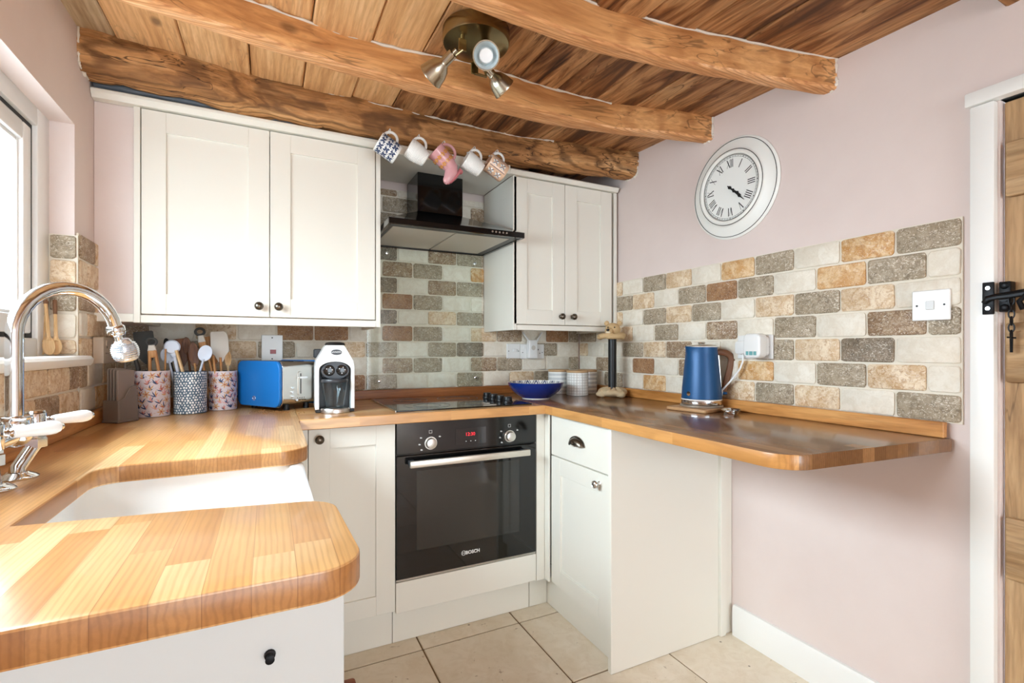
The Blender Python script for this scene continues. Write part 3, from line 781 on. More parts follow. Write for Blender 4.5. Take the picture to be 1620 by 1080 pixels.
# ------------------------------------------------------------------ belfast sink
b = B()
sx0, sx1, sy0, sy1, sz0, sz1 = -.40, .076, .80, 1.32, .60, WB-.0006
def bowl(b, o0, i0, zt, zb, zfl):
    n = len(o0)
    ob = o0; vs = [(p[0], p[1], zb) for p in ob]+[(p[0], p[1], zt-.006) for p in ob]
    def ins(out, d):
        cx = (sx0+sx1)/2; cy = (sy0+sy1)/2
        hx = (sx1-sx0)/2; hy = (sy1-sy0)/2
        return [(cx+(p[0]-cx)*(hx-d)/hx, cy+(p[1]-cy)*(hy-d)/hy) for p in out]
    layers = [(0, zb), (0, zt-.006), (.0018, zt-.0018), (.006, zt), (.026, zt), (.0302, zt-.0018), (.032, zt-.006), (.036, zfl+.03), (.045, zfl+.01), (.065, zfl), (.14, zfl-.003)]
    vs = []; fs = []
    for d, z in layers: vs += [(p[0], p[1], z) for p in ins(o0, d)]
    for q in range(len(layers)-1):
        for i in range(n): fs.append([q*n+i, q*n+(i+1) % n, (q+1)*n+(i+1) % n, (q+1)*n+i])
    fs.append([(len(layers)-1)*n+i for i in range(n)]); fs.append(list(range(n))[::-1])
    b.add(vs, fs)
bowl(b, rr(sx0, sx1, sy0, sy1, .03, 6), None, sz1, sz0, sz0+.045)
sink = thing('belfast_sink', 'deep white fireclay sink set under the oak worktop by the window', 'sink', ((sx0+sx1)/2, (sy0+sy1)/2, sz0))
obj('basin', b, m_ceramic, sink)
b = B(); b.lathe([(0, 0), (.022, 0), (.038, .002), (.04, .004), (.04, .0005)][::-1], ((sx0+sx1)/2, (sy0+sy1)/2, sz0+.043), 24); obj('waste', b, m_chrome, sink)

# ------------------------------------------------------------------ base cabinets
YF = 1.83   # door faces of the back run
# sink cabinet / peninsula end
t = thing('sink_cabinet', 'white end of the sink cabinet under the near worktop, with a small black peg', 'cabinet', (-.2, .9, 0))
b = B(); b.box(XL+.004, .076, .577, .595, .001, WB-.001, .001, 1); obj('end_panel', b, m_panelgrey, t)
q = onY(427, 1035, .577)
b = B(); b.lathe([(0, 0), (.0058, 0), (.0052, .003), (.0038, .0036), (.0036, .008), (.0046, .011), (0, .012)], (q.x, .5769, q.z), 14, Matrix.Rotation(PI/2, 3, 'X')) 
obj('peg', b, m_ironblk, t)
b = B(); b.box(.055, .073, .597, 1.80, .13, .598); b.box(XL+.004, .05, .60, 1.79, .02, .04); b.box(.045, .054, 1.322, 1.80, .598, WB-.001)
obj('carcass', b, m_cream, t)
# corner cabinet left of the oven
t = thing('base_cabinet', 'cream base cabinet with one shaker door left of the oven', 'cabinet', (.26, 2.1, .13))
b = B(); b.box(.10, .118, 1.84, YB-.02, .13, WB-.001); b.box(.404, .4215, 1.852, YB-.02, .13, WB-.001); b.box(.118, .404, 1.86, YB-.02, .13, .148); b.box(.118, .404, YB-.04, YB-.022, .148, WB-.001); b.box(.084, .1215, YF+.001, 1.839, .13, WB-.001)
obj('carcass', b, m_cream, t)
b = B(); shaker(b, .1235, .4225, .142, WB-.006, lambda u, d, w: Vector((u, YF+.02-d, w)))
d = fixn(obj('door', b, m_cream, t)); obj('knob', knob((.158, YF-.0002, .806), (0, -1, 0)), m_pewter, d)
# plinths
def plinth(x0, x1, label):
    b = B(); b.box(x0, x1, 1.872, 1.888, .001, .129, .001, 1); return tag(obj('plinth', b, m_cream), label, 'plinth', 'cream plinths')
plinth(.10, .4205, 'cream plinth under the base cabinet left of the oven')
plinth(.4225, 1.0115, 'long cream plinth under the oven')
plinth(1.0145, 1.1015, 'short cream plinth piece in the corner right of the oven')
b = B(); b.box(1.103, 1.119, 1.374, 1.888, .001, .128, .001, 1); tag(obj('plinth', b, m_cream), 'cream plinth under the drawer and door right of the corner', 'plinth', 'cream plinths')
# oven housing: drawer front below the oven
t = thing('oven_housing', 'cream housing around the built-in oven with a plain panel below it', 'cabinet', (.725, 2.1, .13))
b = B(); b.box(.4255, 1.024, YF, YF+.02, .131, .245, .0015, 1); obj('lower_panel', b, m_cream, t)
b = B(); b.box(.4235, .4255, 1.86, YB-.02, .135, WB-.001); b.box(1.0255, 1.03, 1.86, YB-.02, .135, WB-.001); b.box(.4255, 1.0255, YB-.04, YB-.022, .135, WB-.001); b.box(.4255, 1.0255, 1.86, YB-.041, .228, .24)
obj('carcass', b, m_cream, t)
b = B(); b.box(1.0265, 1.066, YF, YF+.019, .128, WB-.001, .0015, 1); b.box(1.067, 1.0765, 1.797, YF+.019, .128, WB-.001, .0015, 1)
obj('corner_post', b, m_cream, t)
# right base unit with drawer, door and end panel
XD = 1.075
t = thing('base_cabinet', 'cream base cabinet with cup-handled drawer over a door, its side facing the camera', 'cabinet', (1.3, 1.6, .0))
PX = lambda u, d, w: Vector((XD+.02-d, 1.79-u, w))        # u runs towards the camera
b = B(); shaker(b, .0015, .4035, .134, .6695, PX); d = fixn(obj('door', b, m_cream, t)); q = onX(949, 765, XD)
obj('knob', knob((XD-.0002, q.y, q.z), (-1, 0, 0)), m_chrome, d)
b = B(); tb = B(); tb.box(.0015, .4035, 0, .02, .6735, WB-.002, .002, 1); b.add([PX(v.x, v.y, v.z) for v in tb.v], tb.f); d = fixn(obj('drawer', b, m_cream, t))
b = B(); q = onX(913, 699, XD)   # cup handle
for i in range(2):
    pass
vs = []; fs = []; NA, NB_ = 12, 8
for i in range(NA+1):
    a = PI*i/NA
    for j in range(NB_+1):
        e = .5*PI*j/NB_
        R_ = .047
        y = R_*math.cos(a); z = .030*math.sin(a)
        vs.append(Vector((XD-.0002-.024*math.sin(e), q.y+y*math.cos(e*.82), q.z-.012+z*math.cos(e*.75))))
for i in range(NA):
    for j in range(NB_): fs.append([i*(NB_+1)+j, (i+1)*(NB_+1)+j, (i+1)*(NB_+1)+j+1, i*(NB_+1)+j+1])
b.add(vs, fs)
b.tube([(XD-.0025, q.y+.053*math.cos(a), q.z-.013+.034*math.sin(a)) for a in [PI*k/16 for k in range(17)]], .0022, 8)
b.tube([(XD-.0245, q.y+.02*math.cos(a), q.z-.012+.006*math.sin(a)) for a in [PI*k/10 for k in range(11)]], .002, 8)
o = obj('cup_handle', b, m_pewter, d); o.data.materials[0] = m_pewter
b = B(); b.box(1.0535, 1.574, 1.355, 1.373, .001, WB-.001, .001, 1); obj('end_panel', b, m_cream, t)
b = B(); b.box(1.5745, 1.602, 1.343, 1.372, .001, WB-.001, .001, 1); b.box(1.6022, XR-.001, 1.352, 1.372, .001, WB-.001)
obj('scribe_strip', b, m_cream, t)
b = B(); b.box(1.097, 1.115, 1.376, 1.80, .135, WB-.001); b.box(1.12, 1.60, 1.376, 1.80, .135, .15); b.box(1.60, 1.615, 1.376, 1.80, .15, WB-.001); obj('carcass', b, m_cream, t)

# ------------------------------------------------------------------ oven
ov = thing('oven', 'black built-in electric oven with steel handle under the hob', 'oven', (.725, 2.0, .25))
ox0, ox1 = .4262, 1.0235
b = B(); b.box(ox0, ox1, YF-.002, YF+.02, .7235, WB-.004, .002, 1); b.box(ox0+.003, ox1-.003, YF+.0205, 2.34, .262, WB-.006)
b.box(ox0+.003, ox1-.003, YF+.006, YF+.02, .7195, .7234)
b.box(ox0, ox1, YF+.003, YF+.02, .247, .2545, .001, 1, mi=1)
obj('body', b, [m_black, m_steel], ov)
b = B()
for (s_, x, z, sz) in (('□', .5565, .796, .02),): pass
dx0, dx1 = .660, .790
b.box(dx0, dx1, YF-.0026, YF-.0021, .741, .806)
pan = obj('control_fascia', b, m_ovenglass, ov)
b = B(); textmesh(b, '12:30', .019, Matrix.Translation((.7215, YF-.0029, .7805)) @ FACE_MY)
obj('display', b, m_lcd, pan)
b = B()
for x in (.558, .896):
    # dial marks around the knobs
    for a, kind in ((90, 1), (150, 0), (185, 0), (215, 0), (30, 0)):
        r_ = .043; cxm, czm = x+r_*math.cos(math.radians(a)), .759+r_*math.sin(math.radians(a))
        if kind:
            for (u0, u1, w0, w1) in ((-.006, .006, .005, .006), (-.006, .006, -.006, -.005), (-.006, -.005, -.006, .006), (.005, .006, -.006, .006)): b.box(cxm+u0, cxm+u1, YF-.0026, YF-.0021, czm+w0, czm+w1)
        else: b.box(cxm-.004, cxm+.004, YF-.0026, YF-.0021, czm-.0012, czm+.0012); b.box(cxm-.004, cxm+.002, YF-.0026, YF-.0021, czm+.0025, czm+.0035)
for dx in (-.02, 0, .02): b.box(.724+dx-.002, .724+dx+.002, YF-.0029, YF-.0026, .752, .7545)
pieces('dial_mark', b, m_print, ov)
for x in (.558, .896):
    b = B(); b.cyl((x, YF-.0022, .759), (x, YF-.007, .759), .0245, n=32); b.cyl((x, YF-.007, .759), (x, YF-.024, .759), .0215, .0195, 32, .0015)
    obj('control_knob', b, m_steel, ov)
b = B(); b.box(ox0, ox1, YF-.002, YF+.02, .2555, .7185, .0025, 1)
dr = obj('oven_door', b, m_ovenglass, ov)
b = B(); b.box(.504, .942, YF-.0024, YF-.0021, .355, .657); obj('door_window', b, m_ovenwin, dr)
b = B(); b.box(.468, .972, YF-.048, YF-.034, .679, .7045, .003, 2)
h_ = obj('door_handle', b, m_ovensteel, dr)
b = B()
for x in (.476, .950): b.box(x-.006, x+.016, YF-.036, YF-.0021, .683, .701, .002, 1)
pieces('handle_bracket', b, m_dkgrey, dr)
b = B(); textmesh(b, 'BOSCH', .0185, Matrix.Translation((.7325, YF-.0026, .3095)) @ FACE_MY, bold=.0006)
ringp = [(.6935+.0088*math.cos(a), YF-.0026, .3105+.0088*math.sin(a)) for a in [2*PI*k/24 for k in range(24)]]
b.tube(ringp, .0009, 6, closed=True)
for dx in (-.0042, .0042): b.box(.6935+dx-.0009, .6935+dx+.0009, YF-.0028, YF-.0021, .3052, .3158)
b.box(.6935-.004, .6935+.004, YF-.0028, YF-.0021, .3097, .3113)
obj('maker_lettering', b, m_print, dr)

# ------------------------------------------------------------------ hob
hob = thing('hob', 'black ceramic hob with four side knobs, let into the worktop', 'hob', (.72, 2.08, WT))
b = B(); b.prism(rr(.428, 1.008, 1.838, 2.325, .004, 3), 'z', WT+.0006, WT+.006, .0012, 1); g_ = obj('glass', b, m_ovenglass, hob)
b = B()
for (x, y, r_) in ((.585, 1.965, .095), (.80, 1.955, .075), (.575, 2.19, .075), (.80, 2.19, .095)):
    for q_ in (r_, r_*.6): b.tube([(x+q_*math.cos(a), y+q_*math.sin(a), WT+.0062) for a in [2*PI*k/48 for k in range(48)]], .0006, 6, closed=True)
pieces('zone_ring', b, m_dkgrey, hob)
b = B(); b.box(.425, .4278, 1.836, 2.327, WT+.0004, WT+.0066); b.box(1.0082, 1.011, 1.836, 2.327, WT+.0004, WT+.0066); pieces('edge_trim', b, m_steel, hob)
for k in range(4):
    y = 1.935+.075*k; b = B(); b.cyl((.94, y, WT+.0062), (.94, y, WT+.010), .023, .022, 28); b.cyl((.94, y, WT+.010), (.94, y, WT+.029), .0205, .0185, 28, .002); b.box(.9385, .9415, y-.018, y+.002, WT+.029, WT+.0295)
    obj('control_knob', b, m_blackmatt, hob)

# ------------------------------------------------------------------ bridge tap
TX, TY = -.402, 1.165
tap = thing('bridge_mixer_tap', 'chrome bridge mixer tap with swan neck and white ceramic levers by the sink', 'tap', (TX, TY, WT))
b = B()
zb = .968
b.tube([(TX, TY-.085, zb-.004), (TX, TY-.03, zb), (TX, TY+.03, zb), (TX, TY+.085, zb-.004)], [.012, .016, .016, .012], 20)
b.ell((TX, TY, zb), (.024, .03, .022)); b.cyl((TX, TY, zb+.01), (TX, TY, zb+.028), .021, .019, 24, .002); b.cyl((TX, TY, zb+.027), (TX, TY, zb+.034), .0225, n=24, bev=.002)
obj('bridge_body', b, m_chrome, tap)
for sgn in (1, -1):
    hy = TY+.085*sgn; fy = TY+.046*sgn
    b = B()
    b.lathe([(0, 0), (.030, 0), (.0305, .003), (.026, .007), (.018, .010), (.016, .012), (0, .012)], (TX-.012, fy, WT+.0003), 28)
    b.tube([(TX-.012, fy, WT+.01), (TX-.012, fy+.002*sgn, WT+.018), (TX-.002, hy-.004*sgn, zb-.036), (TX, hy, zb-.030)], [.0125, .012, .0115, .012], 18)
    b.lathe([(0, 0), (.0185, 0), (.0185, .017), (.0165, .019), (.0165, .024), (0, .024)], (TX, hy, zb-.036), 6)
    obj('leg', b, m_chrome, tap)
    b = B(); b.cyl((TX, hy, zb-.012), (TX, hy, zb+.030), .017, n=24, bev=.002); b.cyl((TX, hy, zb+.0305), (TX, hy, zb+.034), .0165, .015, 24)
    hub = obj('valve', b, m_chrome, tap)
    d = Vector((.62, .78, .0)).normalized()
    p0 = Vector((TX, hy, zb+.012))+d*.016
    q = Vector((0, 0, 1)).rotation_difference(d).to_matrix()
    b = B(); b.lathe([(0, 0), (.006, 0), (.006, .004), (.0085, .006), (.0055, .010), (.0075, .012), (.0075, .014), (0, .014)], p0, 20, q); b.cyl(p0+d*.083, p0+d*.090, .0085, .006, 18, .001)
    pieces('lever_collar', b, m_chrome, hub)
    b = B(); b.lathe([(0, .0135), (.0085, .0135), (.0095, .02), (.0105, .035), (.0118, .055), (.0128, .067), (.0122, .076), (.0098, .083), (0, .0835)], p0, 24, q)
    obj('lever_handle', b, m_ceramic, hub)
th_ = math.radians(53); R2 = .092
ux, uy = math.cos(th_), math.sin(th_)
pts = [(TX, TY, zb+.02), (TX, TY, 1.05), (TX, TY, 1.12)]
for k in range(0, 17):
    a = PI*(1-k/16*.93)
    s_ = R2+R2*math.cos(a); pts.append((TX+ux*s_, TY+uy*s_, 1.146+R2*math.sin(a)))
b = B(); b.tube(pts, .0125, 20); end = Vector(pts[-1]); dirn = (Vector(pts[-1])-Vector(pts[-2])).normalized()
obj('spout', b, m_chrome, tap)
b = B(); q = Vector((0, 0, 1)).rotation_difference(dirn).to_matrix()
b.lathe([(0, -.004), (.014, -.004), (.0165, 0), (.0165, .012), (.013, .017), (.007, .02), (.007, .03), (0, .03)], end, 24, q)
ns = obj('nozzle_collar', b, m_chrome, tap)
hd = end+dirn*.052+Vector((ux*.006, uy*.006, 0)); d2 = (Vector((ux*.25, uy*.25, -1))).normalized(); q = Vector((0, 0, 1)).rotation_difference(d2).to_matrix()
pr = [(0, -.026), (.012, -.026), (.015, -.02), (.017, -.018)]
for k in range(9):
    z = -.016+.0042*k; r_ = .0255*math.sqrt(max(.05, 1-((z-.001)/.032)**2)); pr += [(r_, z), (r_-.0018, z+.0021)]
pr += [(.016, .0225), (0, .0235)]
b = B(); b.lathe(pr, hd, 28, q); obj('swivel_aerator', b, mat('chrome clear acrylic', (214, 220, 226), .08, .75), tap)

# ------------------------------------------------------------------ sockets and switches
def plate(P, w, h, th=.008, bev=.002):
    t = B(); t.box(-w/2, w/2, 0, th, -h/2, h/2, bev, 1); return t
def place(b, t, P): b.add([P(v.x, v.y, v.z) for v in t.v], t.f, None)
def mkP(wall, c):
    if wall == 'R': return lambda u, d, w: Vector((XR-.0128-d, c.y-u, c.z+w))      # seen from inside, u to the right = -Y
    if wall == 'B': return lambda u, d, w: Vector((c.x+u, YB-.0128-d, c.z+w))
    return lambda u, d, w: Vector((XL+.0128+d, c.y+u, c.z+w))
def bxP(P, u0, u1, w0, w1, d0, d1, bev=0.0):
    t = B(); t.box(u0, u1, d0, d1, w0, w1, bev, 1); b = B(); b.add([P(v.x, v.y, v.z) for v in t.v], t.f); return b
def cylP(P, u, w, d0, d1, r, n=14):
    t = B(); t.cyl((u, d0, w), (u, d1, w), r, n=n); b = B(); b.add([P(v.x, v.y, v.z) for v in t.v], t.f); return b
def joinB(*bs):
    o = B()
    for x in bs: o.add(x.v, x.f)
    return o
def electrics(name, label, cat, wall, c, w, h, mat_, feats, th=.009):
    P = mkP(wall, c); t = thing(name, label, cat, P(0, 0, -h/2))
    fixn(obj('face_plate', bxP(P, -w/2, w/2, -h/2, h/2, 0, th, .002), mat_, t))
    for (nm, m, kind, a) in feats:
        if kind == 'box': bb = bxP(P, a[0], a[1], a[2], a[3], th-.001, th+a[4], .0008)
        else: bb = joinB(*[cylP(P, u, v, th-.001, th+.0008, a[2]) for u, v in a[0]]) if False else joinB(*[cylP(P, u, v, th-.001, th+.0008, a[1]) for u, v in a[0]])
        [fixn(o_) for o_ in pieces(nm, bb, m, t)]
    return t
def pins(cx): return [('pin_holes', m_ink, 'holes', None)]
def socket_holes(P, th, us):
    bs = []
    for u in us:
        bs += [bxP(P, u-.0022, u+.0022, .006, .014, th-.002, th+.0005), bxP(P, u-.013, u-.007, -.012, -.008, th-.002, th+.0005), bxP(P, u+.007, u+.013, -.012, -.008, th-.002, th+.0005)]
    return joinB(*bs)
c = onX(1473, 481.5, XR-.018); c = Vector((0, (.735+.649)/2, 1.240))
electrics('light_switch', 'white single rocker light switch on the tiles beside the door', 'switch', 'R', c, .086, .083, m_plastic,
          [('rocker', m_rocker, 'box', (-.009, .009, -.012, .012, .004)), ('screw', m_ink, 'holes', ([(-.031, 0), (.031, 0)], .0026))])
c = Vector((.014, 0, 1.1255))
electrics('cooker_switch', 'white fused switch plate with a red rocker above the blue toaster', 'switch', 'B', c, .084, .112, m_plastic,
          [('rocker', m_redneon, 'box', (-.008, .015, -.026, -.008, .004)), ('screw', m_ink, 'holes', ([(0, .044), (0, -.048)], .003))])
c = Vector((1.198, 0, 1.109)); 
electrics('switch', 'white blank outlet plate left of the plug-in extender, under the right cabinet', 'switch', 'B', c, .081, .081, m_plastic,
          [('flex_outlet', m_plastic, 'box', (-.004, .018, -.004, .012, .006)), ('screw', m_ink, 'holes', ([(-.03, 0), (.03, 0)], .0026))])
c = Vector((1.3155, 0, 1.107)); t = electrics('double_socket', 'white double socket behind the plug-in extender, under the right cabinet', 'socket', 'B', c, .150, .081, m_plastic,
          [('rocker', m_plastic, 'box', (-.058, -.046, .012, .030, .004)), ('screw', m_ink, 'holes', ([(-.062, -.006), (.062, -.006)], .0026))])
[fixn(o_) for o_ in pieces('pin_hole', socket_holes(mkP('B', c), .009, [.036]), m_ink, t)]
c = Vector((0, 2.085, 1.116)); t = electrics('double_socket', 'beige double socket in the left corner above the chopping board stand', 'socket', 'L', c, .15, .086, m_beige_socket,
          [('rocker', m_beige_socket, 'box', (-.05, -.038, .015, .032, .003)), ('rocker', m_beige_socket, 'box', (.038, .05, .015, .032, .003))], .028)
[fixn(o_) for o_ in pieces('pin_hole', socket_holes(mkP('L', c), .028, [-.036, .036]), m_ink, t)]
# kettle socket
c = Vector((0, 1.235, 1.128)); t = electrics('double_socket', 'white double socket on the right wall with the kettle plug in it', 'socket', 'R', c, .146, .088, m_plastic, [('screw', m_ink, 'holes', ([(-.06, 0), (.06, 0)], .002))])
# plug-in wifi extender
P = mkP('B', Vector((1.303, 0, 1.107)))
t = thing('plug_in_extender', 'small white plug-in extender with two raised antennas, under the right wall cabinet', 'adapter', P(0, .0102, -.04))
tb = B(); tb.prism(rr(-.026, .026, -.038, .062, .006, 4), 'y', .0102, .042, .003, 2); b = B(); b.add([P(v.x, v.y, v.z) for v in tb.v], tb.f); fixn(obj('body', b, m_plastic, t))
for sg in (-1, 1):
    tb = B(); tb.tube([(.020*sg+.004, .03, .045), (.027*sg+.004, .03, .06), (.060*sg, .03, .105)], [.0045, .0055, .0045], 10); b = B(); b.add([P(v.x, v.y, v.z) for v in tb.v], tb.f); fixn(obj('antenna', b, m_plastic, t))
tb = B(); tb.lathe([(0, 0), (.011, 0), (.013, .0006), (.011, .0012)], (0, .0423, .02), 20, Matrix.Rotation(PI/2, 3, 'X') @ Matrix.Rotation(PI, 3, 'X')); b = B(); b.add([P(v.x, v.y, v.z) for v in tb.v], tb.f); fixn(obj('button', b, m_silicone, t))
# plug-in air freshener
P = mkP('R', Vector((0, 1.200, 1.130)))
t = thing('plug_in_air_freshener', 'rounded white plug-in air freshener with small vents, right of the kettle', 'air freshener', P(0, .0102, -.04))
tb = B(); tb.prism(rr(-.034, .034, -.042, .046, .018, 6), 'y', .030, .072, .006, 3); tb.prism(rr(-.028, .028, -.034, .036, .012, 5), 'y', .0102, .031, .002, 1); b = B(); b.add([P(v.x, v.y, v.z) for v in tb.v], tb.f); fixn(obj('body', b, m_plastic, t))
b = joinB(*[bxP(P, u0, u1, -.032, -.018, .0715, .0726) for u0, u1 in ((-.022, -.011), (-.008, .006), (.009, .021))]); [fixn(o_) for o_ in pieces('vent', b, m_teal, t)]

# ------------------------------------------------------------------ wall clock
cc = Vector((XR-.001, 1.340, 1.752))
clk = thing('wall_clock', 'round white wall clock with roman numerals on the pink wall', 'clock', cc)
MX = Matrix.Rotation(-PI/2, 3, 'Y')      # lathe axis z -> -x
b = B(); R0 = .197
b.lathe([(0, 0), (R0, 0), (R0+.001, .004), (R0-.004, .008), (R0-.012, .010), (R0-.02, .012), (R0-.042, .017), (R0-.05, .022), (R0-.054, .030), (R0-.060, .033), (R0-.066, .032), (R0-.070, .026), (R0-.073, .0225), (0, .0225)], cc, 72, MX)
obj('frame', b, m_clockwhite, clk)
b = B(); b.lathe([(0, .0226), (R0-.0735, .0226), (R0-.0735, .0232), (0, .0232)], cc, 64, MX); obj('face', b, m_clockface, clk)
# face coordinates: a to the right as seen (-Y), c up
def CF(a, c, d): return Vector((cc.x-.0233-d, cc.y-a, cc.z+c))
b = B()
RF = R0-.078
def stroke(p, q, w):
    p = Vector(p); q = Vector(q); d = (q-p).normalized(); n_ = Vector((-d.y, d.x))*w/2
    vs = [p+n_, p-n_, q-n_, q+n_]; b.add([CF(v.x, v.y, .0004) for v in vs]+[CF(v.x, v.y, 0) for v in vs], [[0, 1, 2, 3], [0, 4, 5, 1], [2, 6, 7, 3], [1, 5, 6, 2], [3, 7, 4, 0]])
NUM = ['XII', 'I', 'II', 'III', 'IIII', 'V', 'VI', 'VII', 'VIII', 'IX', 'X', 'XI']
for h in range(12):
    a = math.radians(90-30*h); er = Vector((math.cos(a), math.sin(a))); et = Vector((math.sin(a), -math.cos(a)))
    wds = {'I': .0075, 'V': .015, 'X': .016}
    s_ = NUM[h]; W = sum(wds[q] for q in s_); u = -W/2; r0, r1 = RF*.66, RF*.93
    def PT(u, r): p = er*r+et*u; return (p.x, p.y)
    for q in s_:
        w = wds[q]; m_ = u+w/2
        if q == 'I': stroke(PT(m_, r0), PT(m_, r1), .0032)
        elif q == 'V': stroke(PT(u+.001, r1), PT(m_, r0), .0034); stroke(PT(u+w-.001, r1), PT(m_, r0), .0011)
        else: stroke(PT(u+.001, r1), PT(u+w-.001, r0), .0034); stroke(PT(u+w-.001, r1), PT(u+.001, r0), .0011)
        u += w
for r_ in (RF*.985, RF*1.03):
    b.tube([CF(r_*math.cos(x), r_*math.sin(x), .0003) for x in [2*PI*k/72 for k in range(72)]], .0005, 6, closed=True)
for k in range(60):
    a = 2*PI*k/60; stroke((RF*.985*math.cos(a), RF*.985*math.sin(a)), (RF*1.03*math.cos(a), RF*1.03*math.sin(a)), .0024 if k % 5 == 0 else .0007)
for q_, d_ in ((R0-.0085, .0105), (R0-.052, .0285), (R0-.071, .0255)):
    b.tube([(cc.x-d_, cc.y+q_*math.cos(x), cc.z+q_*math.sin(x)) for x in [2*PI*k/80 for k in range(80)]], .0011, 6, closed=True)
obj('dial_numerals', b, m_ink, clk)
def hand(name, ang, L, w):
    global b
    b = B(); a = math.radians(90-ang); er = Vector((math.cos(a), math.sin(a))); et = Vector((-er.y, er.x))
    prof = [(-.012, .0018), (0, .003), (.2*L, .002), (.3*L, w*.9), (.38*L, .0022), (.58*L, .0026), (.68*L, w), (.78*L, .002), (L, .0006)]
    up = [er*x+et*y for x, y in prof]; dn = [er*x-et*y for x, y in prof[::-1]]
    o = [(p.x, p.y) for p in up+dn]; n = len(o); z0 = .002 if name == 'hour_hand' else .004
    b.add([CF(p[0], p[1], z0) for p in o]+[CF(p[0], p[1], z0+.0012) for p in o], [list(range(n)), list(range(n, 2*n))[::-1]]+[[i, (i+1) % n, n+(i+1) % n, n+i] for i in range(n)])
    lo = CF(0, 0, 0); b.cyl(lo, lo+Vector((-z0-.002, 0, 0)), .006, n=18)
    fixn(obj(name, b, m_ink, clk))
hand('hour_hand', 129, .066, .0062); hand('minute_hand', 134, .092, .0062)

# ------------------------------------------------------------------ ceiling spotlight
LX, LY = .556, 1.36; LZ = zc(LY)-.004
lamp = thing('ceiling_spotlight', 'antique brass ceiling spotlight with three heads between two beams', 'light', (LX, LY, LZ-.06))
b = B(); b.lathe([(0, 0), (.098, 0), (.1, .004), (.1, .034), (.097, .041), (.0, .056)][::-1], (LX, LY, LZ), 56, Matrix.Diagonal((1, 1, -1)))
fixn(obj('canopy', b, m_brass, lamp))
def spot(base, aim, head):
    base = Vector(base); head = Vector(head); d = Vector(aim).normalized()
    b = B(); b.cyl(base+Vector((0, 0, .012)), base-Vector((0, 0, .012)), .006, n=14); b.box(base.x-.012, base.x+.012, base.y-.002, base.y+.002, base.z-.045, base.z-.010, .001, 1)
    b.tube([base-Vector((0, 0, .042)), (base+head)/2-Vector((0, 0, .02)), head-d*.055], .0045, 10)
    br = obj('bracket', b, m_brass, lamp)
    q = Vector((0, 0, 1)).rotation_difference(d).to_matrix()
    b = B(); b.lathe([(0, -.07), (.006, -.07), (.006, -.058), (.013, -.056), (.014, -.052), (.014, -.022), (.016, -.018), (.026, -.008), (.033, .010), (.037, .030), (.0385, .034), (.0385, .037), (.036, .037), (.0355, .033), (.031, .010)], head, 32, q)
    hd_ = obj('lamp_head', b, m_satin, lamp)
    b = B(); b.lathe([(.0352, .033), (.0308, .010), (.024, -.004), (0, -.008)], head, 32, q); obj('reflector', b, m_lampin, hd_)
    b = B(); b.lathe([(0, .022), (.018, .022), (.0205, .018), (.0205, -.003), (0, -.003)][::-1], head, 28, q); obj('bulb', b, m_bulb, hd_)
camv = Vector((0, 0, CAMH))
h1 = onY(769, 88, 1.315); spot((LX+.042, LY+.01, LZ-.052), camv-h1+Vector((.02, 0, .02)), h1)
h2 = onY(695, 107, 1.36); spot((LX-.055, LY-.03, LZ-.045), (-.50, .74, -.48), h2)
h3 = onY(786, 127, 1.44); spot((LX+.02, LY+.062, LZ-.048), (.74, .12, -.50), h3)

# ------------------------------------------------------------------ mugs on hooks
def mug_parts(t, prof, body_mats, handle_mat, R, Hh, ring_bumps=False, decals=None, hr=.0055):
    b = B(); b.lathe(prof, (0, 0, 0), 36)
    if decals: decals(b)
    body = fixn(obj('mug_body', b, body_mats, t, world=False)) if not decals else obj('mug_body', b, body_mats, t, world=False)
    b = B(); pts = []
    for k in range(13):
        a = -PI/2+PI*k/12; pts.append((R-.004+.030*math.cos(a), 0, Hh*.60+.027*math.sin(a)))
    b.tube([(R-.009, 0, Hh*.6-.027)]+pts+[(R-.009, 0, Hh*.6+.027)], hr, 10, flat=(1.0, .75))
    obj('handle', b, handle_mat, t, world=False)
def cylmug(R, H, taper=0.0, bands=False):
    pr = [(0, .003), (R*.8, .003), (R*(.95-taper), 0), (R*(1-taper), .004)]
    nb = 14
    for k in range(1, nb+1):
        z = .004+(H-.006)*k/nb; r = R*(1-taper+taper*min(1, math.sin(PI*(k/nb)*.62)*1.05))
        if bands: pr += [(r, z-.0030), (r-.0009, z-.0012), (r, z)]
        else: pr.append((r, z))
    rt = pr[-1][0]
    pr += [(rt-.001, H), (rt-.003, H), (rt-.0035, H-.002), (R*(.93-taper*.6), H*.5), (R*(.85-taper), .008), (0, .007)]
    return pr
def cyl_decal(b, R, poly, mi, off=.0004):
    """poly in (arc length, z) on a cylinder of radius R"""
    b.add([((R+off)*math.cos(u/R), (R+off)*math.sin(u/R), z) for u, z in poly], [list(range(len(poly)))], mi)
def blob(cx, cz, rx, rz, rot=0, n=8, jit=0.0, rd=random):
    out = []
    for i in range(n):
        a = 2*PI*i/n; x = rx*math.cos(a)*(1+rd.uniform(-jit, jit)); z = rz*math.sin(a)*(1+rd.uniform(-jit, jit))
        out.append((cx+x*math.cos(rot)-z*math.sin(rot), cz+x*math.sin(rot)+z*math.cos(rot)))
    return out
def leaf(cx, cz, L, w, rot):
    pts = [(0, 0), (.3*L, w*.7), (.6*L, w*.8), (L, .15*w), (.65*L, -.1*w), (.3*L, -.35*w)]
    return [(cx+x*math.cos(rot)-z*math.sin(rot), cz+x*math.sin(rot)+z*math.cos(rot)) for x, z in pts]
